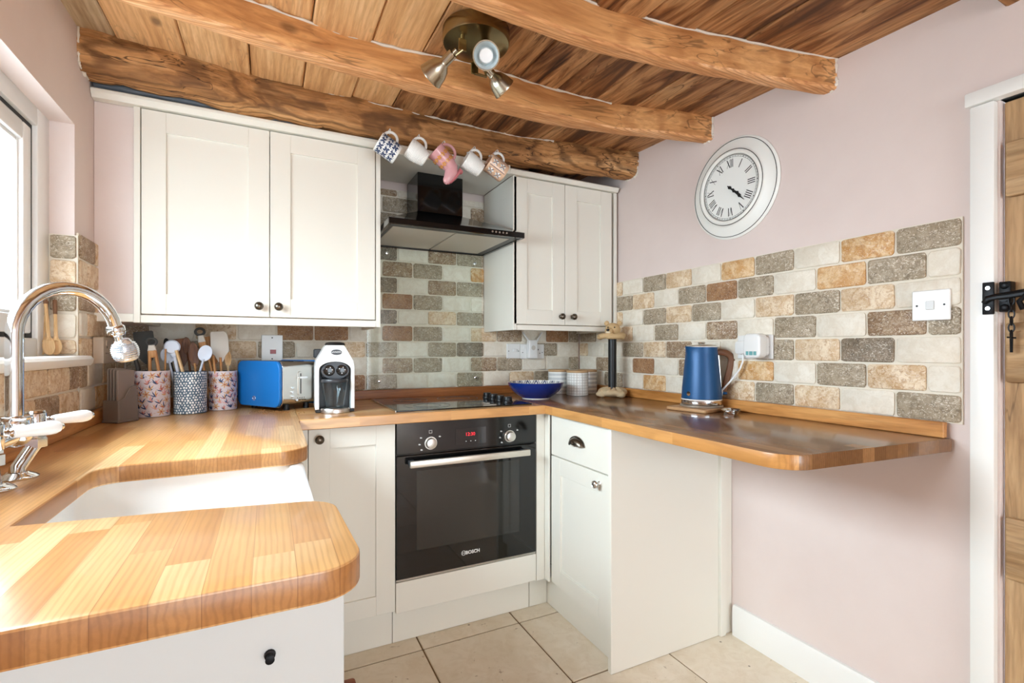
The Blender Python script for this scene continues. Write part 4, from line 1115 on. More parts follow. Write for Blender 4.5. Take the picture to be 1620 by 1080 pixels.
def dec_tile(b):
    R = .0395; rd = random.Random(3)
    for i in range(10):
        u0 = 2*PI*R*i/10
        for k in range(3):
            z0 = .008+.025*k
            b_ = [(u0+.0012, z0+.0012), (u0+.0236, z0+.0012), (u0+.0236, z0+.0238), (u0+.0012, z0+.0238)]
            # curved border marks
            for q in range(4):
                a = PI/2*q+.4; cyl_decal(b, R, leaf(u0+.0124, z0+.0125, .0145, .0075, a+rd.uniform(-.2, .2)), 1)
                cyl_decal(b, R, blob(u0+.0124+.0085*math.cos(a+.7), z0+.0125+.0085*math.sin(a+.7), .0028, .0018, a), 2, .0005)
            cyl_decal(b, R, [(u0, z0), (u0+.0012, z0), (u0+.0012, z0+.025), (u0, z0+.025)], 1); cyl_decal(b, R, [(u0, z0), (u0+.0248, z0), (u0+.0248, z0+.0012), (u0, z0+.0012)], 1)
def dec_peach(b):
    R = .0405
    for i in range(6):
        u0 = 2*PI*R*i/6
        for k in range(2):
            z0 = .012+.036*k
            for q in range(5): cyl_decal(b, R, blob(u0+.021+.009*math.cos(q*1.257), z0+.016+.009*math.sin(q*1.257), .0055, .0042, q*1.257), 3)
            for q in range(4): cyl_decal(b, R, leaf(u0+.021, z0+.016, .019, .003, q*PI/2+.78), 1, .0006)
        cyl_decal(b, R, [(u0-.001, .006), (u0+.001, .006), (u0+.001, .082), (u0-.001, .082)], 1)
ROT = (0, math.radians(-62), 0)
hooks = [(617, 209), (663, 218), (703, 228), (751, 237), (787, 242)]
HY = 1.930
hk_lbl = ['white cup hook in the beam holding the blue patterned mug', 'white cup hook in the beam holding the ribbed white mug left of the boot mug', 'white cup hook in the beam holding the pink boot mug',
          'white cup hook in the beam holding the ribbed white mug right of the boot mug', 'white cup hook in the beam holding the peach patterned mug']
def fronty(x): return min(interp(f1, x), 2.02)
hookpos = []
for (hx, hy_), lb in zip(hooks, hk_lbl):
    p = onY(hx, hy_, HY); hookpos.append(p); by = fronty(p.x)+.006
    b = B(); pts = [(p.x, by, p.z+.016), (p.x, HY+.012, p.z+.014)]
    for k in range(9):
        a = PI*.5-PI*1.25*k/8; pts.append((p.x, HY+.004-.010*math.cos(PI*.5-a)*0-.010*math.sin(PI*1.25*k/8), p.z+.004+.010*math.cos(PI*1.25*k/8)))
    b.tube(pts, .0016, 8); b.cyl((p.x, by, p.z+.016), (p.x, by-.003, p.z+.016), .005, n=14)
    tag(obj('cup_hook', b, m_plastic), lb, 'hook', 'cup hooks along the beam')
def hang(name, label, k, R, H, prof, mats, hmat, decals=None, rot=ROT, grp='mugs hanging from the beam'):
    p = hookpos[k]; e = Euler(rot).to_matrix(); loc = Vector((p.x, HY-.004, p.z-.031)) - e @ Vector((R-.004, 0, H*.60))
    t = thing(name, label, 'mug', loc, rot=rot, group=grp)
    mug_parts(t, prof, mats, hmat, R, H, decals=decals); return t
m_mugwhite = mat('white glaze', (238, 238, 234), .18, coat=.3); m_peach = mat('peach glaze', (226, 190, 160), .2, coat=.3)
hang('mug', 'white mug with dark blue tile pattern, hanging at the left end of the row', 0, .0395, .086, cylmug(.0395, .086), [m_mugwhite, m_navy, m_blugrey], m_mugwhite, dec_tile)
hang('mug', 'plain white ribbed mug hanging between the blue patterned mug and the boot', 1, .039, .082, cylmug(.040, .082, .22, True), [m_mugwhite], m_mugwhite)
hang('mug', 'plain white ribbed mug hanging between the boot and the peach patterned mug', 3, .039, .082, cylmug(.040, .082, .22, True), [m_mugwhite], m_mugwhite)
hang('mug', 'white mug with peach and navy flower pattern, hanging at the right end of the row', 4, .0405, .088, cylmug(.0405, .088), [m_peach, m_navy, m_blugrey, m_mugwhite], m_mugwhite, dec_peach)
# boot mug
p = hookpos[2]; rot = (0, math.radians(-50), 0); e = Euler(rot).to_matrix(); R = .036; H = .078
t = thing('mug', 'pink boot-shaped mug with ochre flowers, hanging in the middle of the row', 'mug', Vector((p.x+.010, HY-.006, p.z-.036))-e @ Vector((R-.004, 0, H*.5)), rot=rot, group='mugs hanging from the beam')
b = B()
pr = [(.026, -.012), (.030, 0), (.033, .02), (.036, .05), (.0385, .07), (.040, .078), (.0385, .080), (.036, .078), (.033, .05), (.029, .01), (0, .006)]
b.lathe(pr, (0, 0, 0), 32)
b.tube([(.004, 0, .012), (-.002, 0, -.012), (-.018, 0, -.026), (-.045, 0, -.033), (-.062, 0, -.034), (-.070, 0, -.034)], [.029, .029, .027, .021, .016, .008], 20, flat=(1, .85))
b.tube([(.024, 0, -.040), (.015, 0, -.045), (-.02, 0, -.050), (-.05, 0, -.049), (-.068, 0, -.042)], [.010, .019, .018, .014, .006], 16, mi=1, flat=(.42, 1)); b.ell((.016, 0, -.050), (.010, .014, .010), mi=1)
cyl_decal(b, .0348, [(.0348*PI*1.25, .008), (.0348*PI*1.75, .008), (.0348*PI*1.75, .062), (.0348*PI*1.25, .062)], 2, .0006) if False else None
rd = random.Random(5)
for i in range(12):
    for k in range(2):
        u0 = 2*PI*.037*i/12+.004; z0 = .018+.03*k
        for q in range(5): cyl_decal(b, .0355+.004*k, blob(u0+.0055*math.cos(q*1.257+i), z0+.0055*math.sin(q*1.257+i), .004, .0028, q*1.257+i), 2, .0008)
obj('mug_body', b, [m_pinkmug, m_rose, m_ochre], t, world=False)
b = B(); pts = [(R-.004+.034*math.cos(a), 0, H*.5+.034*math.sin(a)) for a in [-PI/2+PI*k/12 for k in range(13)]]
b.tube([(R-.010, 0, H*.5-.034)]+pts+[(R-.006, 0, H*.5+.034)], .006, 10); obj('handle', b, m_pinkmug, t, world=False)

# ------------------------------------------------------------------ worktop objects, left
ZT = WT+.0004
# chopping board stand
sb = thing('chopping_board_stand', 'taupe stand holding slim chopping boards in the left corner', 'chopping board stand', (-.4345, 2.01, ZT), math.radians(-36)); sb.scale = (.70, .76, 1)
b = B(); b.prism(rr(-.045, .045, -.050, .050, .004, 3), 'z', 0, .008, .002, 1)
b.box(-.042, .042, -.046, -.040, .008, .072, .001, 1); b.box(-.042, .042, .040, .046, .008, .085, .001, 1); b.box(-.042, -.037, -.040, .040, .008, .072)
pr = [(-.040, .008), (.040, .008), (.040, .115), (.03, .118), (.012, .112), (-.004, .095), (-.016, .078), (-.040, .072)]
b.prism(pr, 'x', .037, .042, .001, 1)
obj('holder', b, m_taupe, sb, world=False)
for k in range(4):
    b = B(); x = -.030+.0165*k; b.prism(rr(-.037, .037, .0085, .175-.002*k, .006, 4), 'x', x, x+.005 if k < 3 else x+.012, .001, 1)
    obj('chopping_board', b, m_taupe2, sb, world=False)
def pot(label, x, y, R, H, bgmat, extra, decs):
    t = thing('utensil_pot', label, 'utensil pot', (x, y, ZT), group='printed utensil pots')
    b = B(); b.lathe([(0, .0), (R-.002, 0), (R, .002), (R, H-.001), (R-.001, H), (R-.003, H), (R-.003, .006), (0, .005)], (0, 0, 0), 56)
    for f in range(len(b.m)): pass
    # inside faces darker
    n = 56; 
    for i, f in enumerate(b.f):
        zs = [b.v[j] for j in f]; r_ = sum(math.hypot(v.x, v.y) for v in zs)/len(zs); zz = sum(v.z for v in zs)/len(zs)
        if r_ < R-.0025 and zz > .005: b.m[i] = len(extra)+1
    decs(b, R, H); obj('pot', b, [bgmat]+extra+[m_potin], t, world=False); return t
def dec_floral(seed):
    def f(b, R, H):
        rd = random.Random(seed); L = 2*PI*R
        nx, nz = 13, 7
        for i in range(nx):
            for k in range(nz):
                u = L*(i+.5*(k % 2))/nx+rd.uniform(-.004, .004); z = .016+(H-.030)*k/(nz-1)+rd.uniform(-.004, .004)
                kind = rd.randrange(4); a0 = rd.uniform(0, 2*PI)
                if kind == 3:
                    for q in range(6): cyl_decal(b, R, leaf(u, min(H-.017, max(.017, z)), .015, .004, a0+q*PI/3), 3, .0005)
                    cyl_decal(b, R, blob(u, z, .003, .003), 2, .0007)
                else:
                    for q in range(5):
                        mi = [1, 1, 2, 3, 4][rd.randrange(5)]
                        aa = PI/2+(q-2)*.55+rd.uniform(-.15, .15)
                        lf = [(pu, min(H-.002, max(.002, pz))) for pu, pz in leaf(u+(q-2)*.002, z-.010, rd.uniform(.016, .027), rd.uniform(.0028, .0044), aa)]
                        cyl_decal(b, R, lf, mi, .0003+.0001*q)
    return f
def dec_dots(b, R, H):
    rd = random.Random(8); L = 2*PI*R; nx, nz = 34, 17
    for i in range(nx):
        for k in range(nz):
            u = L*(i+.5*(k % 2))/nx+rd.uniform(-.0016, .0016); z = .006+(H-.012)*k/(nz-1)+rd.uniform(-.0014, .0014)
            s_ = rd.uniform(.0024, .0042); cyl_decal(b, R, blob(u, z, s_*.85, s_*1.05, rd.uniform(-.5, .5), 8, .12, rd), 1)
p1 = (-.3715, 2.135); p2 = (-.262, 2.175); p3 = (-.162, 2.245)
FM = [m_navy, m_rust, m_gold, m_salmon]
pot('blush utensil pot with leaf print holding tongs, next to the chopping board stand', *p1, .053, .161, m_leafbg, FM, dec_floral(1))
pot('slate blue utensil pot with white dots, middle of the three pots', *p2, .053, .155, m_dotbg, [m_mugwhite], dec_dots)
pot('blush utensil pot with leaf print nearest the blue toaster', *p3, .049, .152, m_leafbg, FM, dec_floral(2))

def ut(name, label, foot, tip, builder, group='utensils in the pots', roll=0.0, mats=None):
    """foot inside the pot, tip above it; builder makes the parts in local space, z along the utensil, face towards -y"""
    f = Vector(foot); d = Vector(tip)-f; L = d.length
    z = d.normalized(); yv = Vector((0, 1, 0)); xv = yv.cross(z).normalized(); yv = z.cross(xv)
    m = Matrix((xv, yv, z)).transposed().to_4x4() @ Matrix.Rotation(roll, 4, 'Z')
    t = thing(name, label, 'utensil', f, group=group, rot=m.to_euler()); builder(t, L); return t
def stick(b, L0, L1, r0, r1, flat=(1, .7)): b.tube([(0, 0, L0), (0, 0, (L0+L1)/2), (0, 0, L1)], [r0, (r0+r1)/2, r1], 12, flat=(flat[1], flat[0]))
def paddle(b, z0, z1, w, th=.006, shape='spoon', mi=None):
    n = 16; out = []
    H = z1-z0
    if shape == 'spoon':
        for i in range(21):
            a = -PI/2+.35+(2*PI-.7)*i/20; out.append((w/2*math.cos(a), z0+H/2+H/2*math.sin(a)))
    elif shape == 'spatula': out = [(-.008, z0), (.008, z0), (w*.30, z0+H*.2), (w/2, z0+H*.34), (w/2, z0+H*.78), (w*.44, z0+H*.93), (w*.3, z1), (-w*.4, z1), (-w*.47, z1-.006), (-w/2, z0+H*.34), (-w*.30, z0+H*.2)]
    else: out = [(-.008, z0), (.008, z0), (w/2, z0+H*.3), (w/2, z1-.004), (w/2-.004, z1), (-w/2+.004, z1), (-w/2, z1-.004), (-w/2, z0+H*.3)]
    b.prism(out, 'y', -th/2, th/2, th*.3, 2, mi)
def tongs(t, L):
    b = B()
    for sg in (-1, 1):
        b.tube([(.012*sg+.004*sg, 0, 0), (.013*sg, 0, L*.5), (.0075*sg, 0, L*.86)], [.0055, .006, .006], 10, flat=(.9, 1.2))
    b.box(-.013, .013, -.007, .007, L*.72, L*.83, .004, 2)
    obj('arms', b, m_utwood, t, world=False)
    b = B(); b.prism([(-.013, L*.825), (.013, L*.825), (.009, L*.91), (-.009, L*.91)], 'y', -.0075, .0075, .002, 1); obj('ferrule', b, m_silicone, t, world=False)
    b = B(); b.tube([(.0145*math.cos(a), 0, L*.955+.0125*math.sin(a)) for a in [2*PI*k/20 for k in range(20)]], .0048, 10, closed=True); obj('hanging_loop', b, m_charcoal, t, world=False)
HB = ZT+.0065
def at(p, dx=0, dy=0, z=HB+.001): return (p[0]+dx, p[1]+dy, z)
# pot 1
ut('tongs', 'wooden tongs with a grey loop standing in the left leaf-print pot', at(p1, .018, -.010, HB+.03), onY(239, 536, 2.115), tongs)
def turner(m):
    def f(t, L):
        b = B(); stick(b, 0, L*.62, .006, .0055); obj('handle', b, m, t, world=False); b = B(); paddle(b, L*.6, L, .06, .005, 'turner'); obj('blade', b, m, t, world=False)
    return f
ut('spatula', 'square black spatula at the back of the left leaf-print pot', at(p1, .004, .030), onY(226, 524, 2.185), turner(m_charcoal))
def charc(t, L):
    b = B(); b.tube([(0, 0, 0), (0, 0, L*.5), (.004, 0, L*.62), (0, 0, L*.72), (-.006, 0, L)], [.010, .013, .012, .011, .0085], 12, flat=(.6, 1.1)); obj('handle', b, m_charcoal, t, world=False)
ut('ladle', 'charcoal curved utensil handle leaning left out of the left leaf-print pot', at(p1, -.026, -.006), onY(211, 538, 2.10), charc)
ut('wooden_spoon', 'thin wooden utensil between the tongs and the pale spoons', at(p1, .034, .010), onY(262, 552, 2.15), lambda t, L: obj('handle', (lambda b: (stick(b, 0, L, .005, .004), b)[1])(B()), m_utwood, t, world=False))
# pot 2
def spoon(m, w=.048, h=.07, mh=None):
    def f(t, L):
        b = B(); stick(b, 0, L-h*.85, .006, .0055); obj('handle', b, mh or m, t, world=False)
        b = B(); b.ell((0, 0, L-h/2), (w/2, .007, h/2), None, 24, 14)
        for i, v in enumerate(b.v):   # dish the face
            x, z = v.x/(w/2), (v.z-(L-h/2))/(h/2); b.v[i] = Vector((v.x, v.y+.009*max(0, 1-x*x-z*z), v.z))
        obj('bowl', b, m, t, world=False)
    return f
ut('spoon', 'round pale blue spoon leaning right out of the dotted pot', at(p2, -.004, -.002), onY(328, 546, 2.17), spoon(m_spoonpale, .046, .062))
ut('spoon', 'pale blue spoon leaning left out of the dotted pot, by the tongs', at(p2, -.026, -.010), onY(262, 550, 2.18), spoon(m_spoonpale, .044, .058))
def meat(t, L):
    b = B(); stick(b, 0, L*.78, .006, .009); obj('handle', b, m_spoonpale, t, world=False)
    b = B(); b.lathe([(0, -.012), (.016, -.012), (.024, -.004), (.026, .006), (.022, .012), (0, .014)], (0, 0, L*.93), 24, Matrix.Rotation(PI/2, 3, 'X')); b.ell((0, 0, L*.84), (.012, .01, .018)); obj('head', b, m_spoonpale, t, world=False)
ut('masher', 'pale round-headed nylon utensil in the dotted pot', at(p2, -.010, -.012), onY(271, 541, 2.165), meat)
ut('wooden_spatula', 'flat pale wooden handle leaning right in front of the dotted pot contents', at(p2, .016, -.022), onY(279, 554, 2.155), lambda t, L: obj('handle', (lambda b: (b.tube([(0, 0, 0), (0, 0, L)], .0115, 12, flat=(.5, 1)), b)[1])(B()), m_spoonwood, t, world=False))
def blackloop(t, L):
    b = B(); stick(b, 0, L*.8, .005, .006); b.ell((0, 0, L*.9), (.011, .008, .026)); obj('handle', b, m_blackmatt, t, world=False)
ut('whisk', 'black rounded utensil handle behind the pale utensils in the dotted pot', at(p2, -.030, .012), onY(262, 534, 2.215), blackloop)
ut('wooden_spatula', 'dark brown square-ended wooden spatula at the back of the dotted pot', at(p2, -.012, .036), onY(280, 536, 2.238), turner(m_dkwood))
ut('wooden_spoon', 'dark narrow wooden spoon at the back right of the dotted pot', at(p2, .010, .036), onY(294, 533, 2.235), spoon(m_dkwood, .030, .07))
ut('wooden_spoon', 'reddish curved wooden spoon leaning right out of the dotted pot', at(p2, .026, .020), onY(305, 541, 2.205), spoon(m_dkwood, .036, .095, m_utwood))
# pot 3
ut('tongs', 'wooden tongs with a dark loop standing tall between the dotted pot and the right pot', at(p3, -.024, -.004), onY(315, 519, 2.235), tongs)
def spat(t, L):
    b = B(); b.tube([(0, 0, 0), (0, 0, L*.66)], .0075, 12, flat=(.7, 1.2)); obj('handle', b, m_utwood, t, world=False); b = B(); paddle(b, L*.60, L, .062, .008, 'spatula'); obj('blade', b, m_silicone, t, world=False)
ut('spatula', 'wide grey silicone spatula in the right leaf-print pot', at(p3, .004, -.010), onY(346, 524, 2.225), spat)
ut('wooden_spatula', 'light brown wooden spatula behind the grey spatula in the right pot', at(p3, -.014, .026), onY(332, 532, 2.285), turner(m_utwood))
ut('wooden_spoon', 'pale wooden spoon right of the grey spatula in the right pot', at(p3, .022, .010), onY(360, 553, 2.255), spoon(m_spoonwood, .024, .07))
ut('wooden_spoon', 'short wooden utensil left of the grey spatula in the right pot', at(p3, -.008, -.022), onY(337, 562, 2.20), lambda t, L: obj('handle', (lambda b: (stick(b, 0, L, .006, .007), b)[1])(B()), m_utwood, t, world=False))

# toaster
tang = math.atan2(2.045-2.262, .040+.108)   # direction of the long side
tcx, tcy = -.030, 2.150
to = thing('toaster', 'blue and chrome two-slot toaster between the pots and the coffee machine', 'toaster', (.042, 2.212, ZT), tang)
# local: x along the long side (towards camera-right), -y is the blue side facing the camera
TL, TW, TH_ = .262, .176, .178
b = B(); b.prism(rr(-TL/2, TL/2, .014, .014+TH_, .030, 8), 'y', -TW/2-.010, -TW/2+.004, .004, 3)
sd = obj('side_panel', b, m_tblue, to, world=False, label='blue side panel')
b = B(); b.prism(rr(-TL/2-.0015, TL/2+.0015, .0125, .0155+TH_, .031, 8), 'y', -TW/2+.0042, -TW/2+.007, .001, 1); obj('panel_trim', b, m_chrome, to, world=False)
b = B(); b.prism(rr(-TL/2+.004, TL/2-.004, .022, .010+TH_, .026, 8), 'y', -TW/2+.0072, TW/2-.008, .001, 1)
bd = obj('body', b, m_steel, to, world=False, label='brushed chrome body')
b = B(); b.prism(rr(-TL/2, TL/2, .014, .014+TH_, .030, 8), 'y', TW/2-.0078, TW/2+.006, .004, 3); obj('side_panel', b, m_tblue, to, world=False, label='blue side panel')
b = B(); b.box(-TL/2+.03, TL/2-.03, -.036, -.012, .008+TH_, .0115+TH_, .001, 1); b.box(-TL/2+.03, TL/2-.03, .012, .036, .008+TH_, .0115+TH_, .001, 1); pieces('slot', b, m_ink, to, world=False)
xe = TL/2-.004
b = B(); b.prism(rr(-.014, .010, .055, .150, .010, 5), 'x', xe-.001, xe+.003, .001, 1); b.box(xe+.003, xe+.0036, -.004, .000, .062, .142, mi=1); obj('lever_slot', b, [m_steel, m_ink], to, world=False)
b = B(); b.box(xe+.0036, xe+.022, -.019, .017, .122, .131, .003, 2); obj('lever', b, m_chrome, to, world=False)
for k in range(3):
    b = B(); b.box(xe-.001, xe+.005, -.046, -.032, .048+.017*k, .058+.017*k, .003, 2); obj('button', b, m_chrome, to, world=False)
b = B()
for k in range(5): b.box(xe-.001, xe+.0008, -.016+.008*k, -.0145+.008*k, .044, .048)
for k in range(3): b.box(xe-.001, xe+.0008, -.006+.012*k, .000+.012*k, .036, .0375)
pieces('mark', b, m_ink, to, world=False)
b = B(); b.cyl((xe-.001, -.022, .038), (xe+.008, -.022, .038), .0055, n=16, bev=.001); obj('browning_dial', b, m_chrome, to, world=False)
b = B(); xq = -.022; yq = -TW/2-.0102
b.tube([(xq+.0085*math.cos(a), yq, .045+.0085*math.sin(a)) for a in [2*PI*k/20 for k in range(20)]], .0009, 6, closed=True)
b.tube([(xq+.004, yq, .0495), (xq-.002, yq, .050), (xq-.003, yq, .046), (xq+.003, yq, .043), (xq+.002, yq, .040), (xq-.004, yq, .0405)], .0011, 6); obj('badge', b, m_chrome, sd, world=False)
b = B()
for sx in (-1, 1):
    for sy in (-1, 1): b.cyl((sx*.1, sy*.045, 0), (sx*.1, sy*.045, .0225), .012, .010, 16)
pieces('foot', b, m_blackmatt, to, world=False)
# crumbs in front of the toaster
b = B(); rd = random.Random(4)
for k in range(150):
    q = onZ(rd.gauss(432, 20), rd.gauss(651.5, 1.6), ZT); r_ = rd.uniform(.0008, .002)
    b.ell((q.x, q.y, ZT+r_*.6), (r_*rd.uniform(.8, 1.6), r_, r_*.6), (0, 0, rd.uniform(0, 3)), 6, 4)
o = tag(obj('crumbs', b, m_crumb), 'scatter of brown toast crumbs on the worktop in front of the toaster', 'crumbs'); o['kind'] = 'stuff'

# coffee machine
cm = thing('coffee_machine', 'small white and black capsule coffee machine right of the toaster', 'coffee machine', (.230, 2.055, ZT), math.radians(-3))
W2, CH = .070, .252
def shell_out(w, h, ins=0.0):
    return [(-w+ins, .012), (-w+ins, h*.68), (-w*.94+ins, h*.77), (-w*.52, h-.006-ins), (-w*.44, h-ins), (w*.44, h-ins), (w*.52, h-.006-ins), (w*.94-ins, h*.77), (w-ins, h*.68), (w-ins, .012)]
archw = .056; az = .160
outer = shell_out(W2, CH)
inner = [(archw, .012)] + [(archw, az)] + [(archw*math.cos(a)*1.0, az+.030*math.sin(a)) for a in [PI*k/14 for k in range(1, 14)]] + [(-archw, az), (-archw, .012)]
b = B(); b.prism(outer+inner, 'y', -.11, .075, .0018, 1)
obj('shell', b, m_plastic, cm, world=False)
b = B(); ii = [(archw-.0004, .010), (archw-.0004, az)]+[((archw-.0004)*math.cos(a), az+.0296*math.sin(a)) for a in [PI*k/14 for k in range(1, 14)]]+[(-archw+.0004, az), (-archw+.0004, .010)]
b.prism(ii, 'y', -.055, .074, 0); b.box(-W2+.001, W2-.001, -.108, .074, .0, .0118, .002, 1)
obj('inner_housing', b, m_blackmatt, cm, world=False)
b = B(); b.lathe([(0, 0), (.98, 0), (1, .004), (1, .014), (.96, .018), (0, .020)], (0, 0, 0), 40, Matrix.Diagonal((.0505, .033, 1)))
b2 = B(); b2.add([Vector((v.x, -.098-v.z, .156+v.y)) for v in b.v], [f[::-1] for f in b.f]); b2.box(-.050, .050, -.100, -.056, .128, .186, .010, 2)
cp = fixn(obj('control_panel', b2, m_dkgrey, cm, world=False))
for sx in (-.022, .023):
    b = B(); b.cyl((sx, -.1178, .158), (sx, -.121, .158), .0205, .019, 28, .001); dl = obj('dial', b, m_black, cp, world=False)
    b = B()
    for (dx, dz) in ((0, -.011), (.011, .002), (-.009, .006), (.004, .011)): b.cyl((sx+dx, -.1209, .158+dz), (sx+dx, -.1214, .158+dz), .0018, n=8)
    pieces('dial_icon', b, m_print, dl, world=False)
b = B(); b.lathe([(0, 0), (1, 0), (1, .0016), (0, .0016)], (0, 0, 0), 32, Matrix.Diagonal((.0195, .0105, 1))); b2 = B(); b2.add([Vector((v.x+.004, -.1101-v.z, .226+v.y)) for v in b.v], [f[::-1] for f in b.f])
bg = fixn(obj('badge', b2, m_dkgrey, cm, world=False))
b = B(); textmesh(b, 'LAVAZZA', .0078, Matrix.Translation((.004, -.1119, .2262)) @ FACE_MY, bold=.0001); obj('lettering', b, m_print, bg, world=False)
b = B(); b.lathe([(0, 0), (.036, 0), (.038, .003), (.034, .010), (.02, .013), (0, .013)], (.004, -.03, CH+.0002), 32); obj('lid', b, m_blackmatt, cm, world=False)
b = B(); b.box(-W2*1.02, -W2*.4, .0755, .100, .202, .238, .004, 1); obj('water_tank', b, m_dkgrey, cm, world=False)
b = B(); b.lathe([(0, 0), (1, 0), (1.0, .012), (.96, .016), (0, .016)], (0, 0, 0), 36, Matrix.Diagonal((.052, .040, 1))); b2 = B(); b2.add([Vector((v.x, v.y-.112, v.z+.001)) for v in b.v], b.f)
obj('drip_tray', b2, m_steel, cm, world=False)
# glass jug on the drip tray
jl = cm.matrix_basis.to_3x3() @ Vector((0, 0, 0)); cr = Euler((0, 0, math.radians(-3))).to_matrix(); jp = Vector(cm.location)+cr @ Vector((-.002, -.106, .0176))
jp = jp+Vector((0, -.004, 0))
jg = thing('glass_jug', 'clear tapered glass jug with a grey lid standing in the coffee machine', 'jug', jp)
b = B(); b.lathe([(0, .0), (.031, 0), (.033, .003), (.046, .092), (.0475, .096), (.046, .096), (.0435, .088), (.031, .006), (0, .005)], (0, 0, 0), 36); obj('jug', b, m_jug, jg, world=False)
b = B(); b.lathe([(0, .0965), (.047, .0965), (.048, .099), (.048, .104), (.046, .108), (0, .109)], (0, 0, 0), 36); obj('lid', b, m_dkgrey, jg, world=False)
b = B(); b.tube([(.004, -.040, .082), (.004, -.052, .085), (.004, -.060, .07), (.004, -.056, .045), (.004, -.042, .030), (.004, -.037, .028)], .0035, 10); obj('handle', b, m_jug, jg, world=False)
b = B()
for k in range(3): b.box(.020, .026, -.0345+.0025*k-.001, -.0335+.0025*k-.001, .030+.014*k, .035+.014*k)

# ------------------------------------------------------------------ worktop objects, right
# blue bowl
bw_ = thing('bowl', 'wide navy blue bowl with white zigzag inside, on the worktop by the hob', 'bowl', (1.165, 2.085, ZT))
b = B(); Rb, Hb = .136, .078
pro = [(0, .002), (.058, .002), (.060, 0), (.066, 0), (.068, .004), (.09, .016), (.114, .036), (.129, .058), (.136, .075), (.1365, .078)]
b.lathe(pro, (0, 0, 0), 64)
obj('bowl', b, m_bowlblue, bw_, world=False)
b = B(); prin = [(.1364, .0781), (.1335, .0785), (.131, .0765), (.124, .060), (.109, .040), (.085, .021), (.06, .010), (0, .008)]
b.lathe(prin, (0, 0, 0), 64)
def bowlin(ang, s):   # s 0 rim .. 1 bottom
    k = s*3.0; i = min(2, int(k)); f = k-i; (r0, z0), (r1, z1) = prin[2+i], prin[3+i]
    r = r0+(r1-r0)*f-.0012; z = z0+(z1-z0)*f+.0008; return Vector((r*math.cos(ang), r*math.sin(ang), z))
NZ = 18
for i in range(NZ):
    a0 = 2*PI*i/NZ; a1 = 2*PI*(i+1)/NZ; am = (a0+a1)/2
    for (aa, ab, s0, s1) in ((a0, am, .0, .8), (a1, am, .0, .8), (a0+.08, am, .0, .45), (a1-.08, am, .0, .45)):
        st = 6; w = .022 if s1 > .5 else .014
        for k in range(st):
            f0, f1 = k/st, (k+1)/st
            q0 = aa+(ab-aa)*f0; q1 = aa+(ab-aa)*f1; t0 = s0+(s1-s0)*f0; t1 = s0+(s1-s0)*f1
            b.add([bowlin(q0-w, t0), bowlin(q0+w, t0), bowlin(q1+w, t1), bowlin(q1-w, t1)], [[0, 1, 2, 3]], 1)
obj('glaze_inside', b, [m_mugwhite, m_navy], bw_, world=False, label='white inside with navy zigzags')
b = B(); b.lathe([(.0598, -.0001), (.0665, -.0001), (.0675, .003), (.0662, .0025)], (0, 0, 0), 48); obj('foot_ring', b, m_mugwhite, bw_, world=False)
# canisters
def canister(label, x, y, R, H, ink, n, kind):
    t = thing('storage_canister', label, 'canister', (x, y, ZT), group='printed canisters with wooden lids')
    b = B(); b.lathe([(0, 0), (R-.002, 0), (R, .002), (R, H-.002), (R-.002, H), (0, H)], (0, 0, 0), 48)
    L = 2*PI*R; nz = max(3, int(round(H/(L/n)))); du = L/n; dz = (H-.006)/nz
    for i in range(n):
        for k in range(nz):
            u = du*(i+.5); z = .003+dz*(k+.5)
            if kind == 'fan':
                for (sx, sz) in ((1, 1), (-1, 1), (1, -1), (-1, -1)):
                    cyl_decal(b, R, [(u+sx*du*.46, z), (u+sx*du*.34, z), (u, z+sz*dz*.34), (u, z+sz*dz*.46)], 1)
                cyl_decal(b, R, blob(u, z, du*.14, dz*.14, .785, 4), 1)
            else:
                for q in range(4): cyl_decal(b, R, blob(u+du*.27*math.cos(q*PI/2+.785), z+dz*.27*math.sin(q*PI/2+.785), du*.16, dz*.07, q*PI/2+.785, 8), 1)
                cyl_decal(b, R, blob(u, z, du*.1, dz*.1, .785, 4), 1)
                cyl_decal(b, R, blob(u+du*.5, z, du*.12, dz*.2, 0, 4), 1)
    obj('canister', b, [m_mugwhite, ink], t, world=False)
    b = B(); b.lathe([(0, H+.0005), (R, H+.0005), (R+.001, H+.003), (R+.001, H+.010), (R-.001, H+.012), (0, H+.012)], (0, 0, 0), 40); obj('lid', b, m_canister_lid, t, world=False)
canister('canister with warm grey lattice print, in front of the other two canisters', 1.435, 2.125, .056, .116, m_warmgrey, 24, 'fan')
canister('canister with bold navy geometric print beside the bear paper roll holder', 1.546, 2.195, .052, .116, m_navy, 14, 'leaf')
canister('canister with small blue print at the back, mostly hidden behind the grey one', 1.405, 2.262, .056, .116, m_blugrey, 16, 'leaf')
# bear kitchen roll holder
bh = thing('kitchen_roll_holder', 'black kitchen roll pole with a carved bear on top and a carved base', 'kitchen roll holder', (1.527, 1.955, ZT), math.radians(-44))
b = B(); b.ell((0, 0, .024), (.072, .056, .024), None, 36, 16); i0 = 0
for i, v in enumerate(b.v):
    a = math.atan2(v.y, v.x); b.v[i] = Vector((v.x*(1+.05*math.sin(5*a)), v.y*(1+.06*math.sin(7*a+1)), max(0, v.z*(1+.1*math.sin(9*a))))) 
b.ell((-.050, -.024, .016), (.028, .022, .016)); b.ell((.044, -.030, .016), (.024, .02, .016)); b.disp(0, .003, 40, 2.0)
for i, v in enumerate(b.v): b.v[i] = Vector((v.x, v.y, max(.0, v.z)))
obj('base', b, m_bearcloth, bh, world=False)
b = B(); b.cyl((0, 0, .040), (0, 0, .288), .0205, n=32); obj('pole', b, m_blackmatt, bh, world=False)
b = B(); zb_ = .288
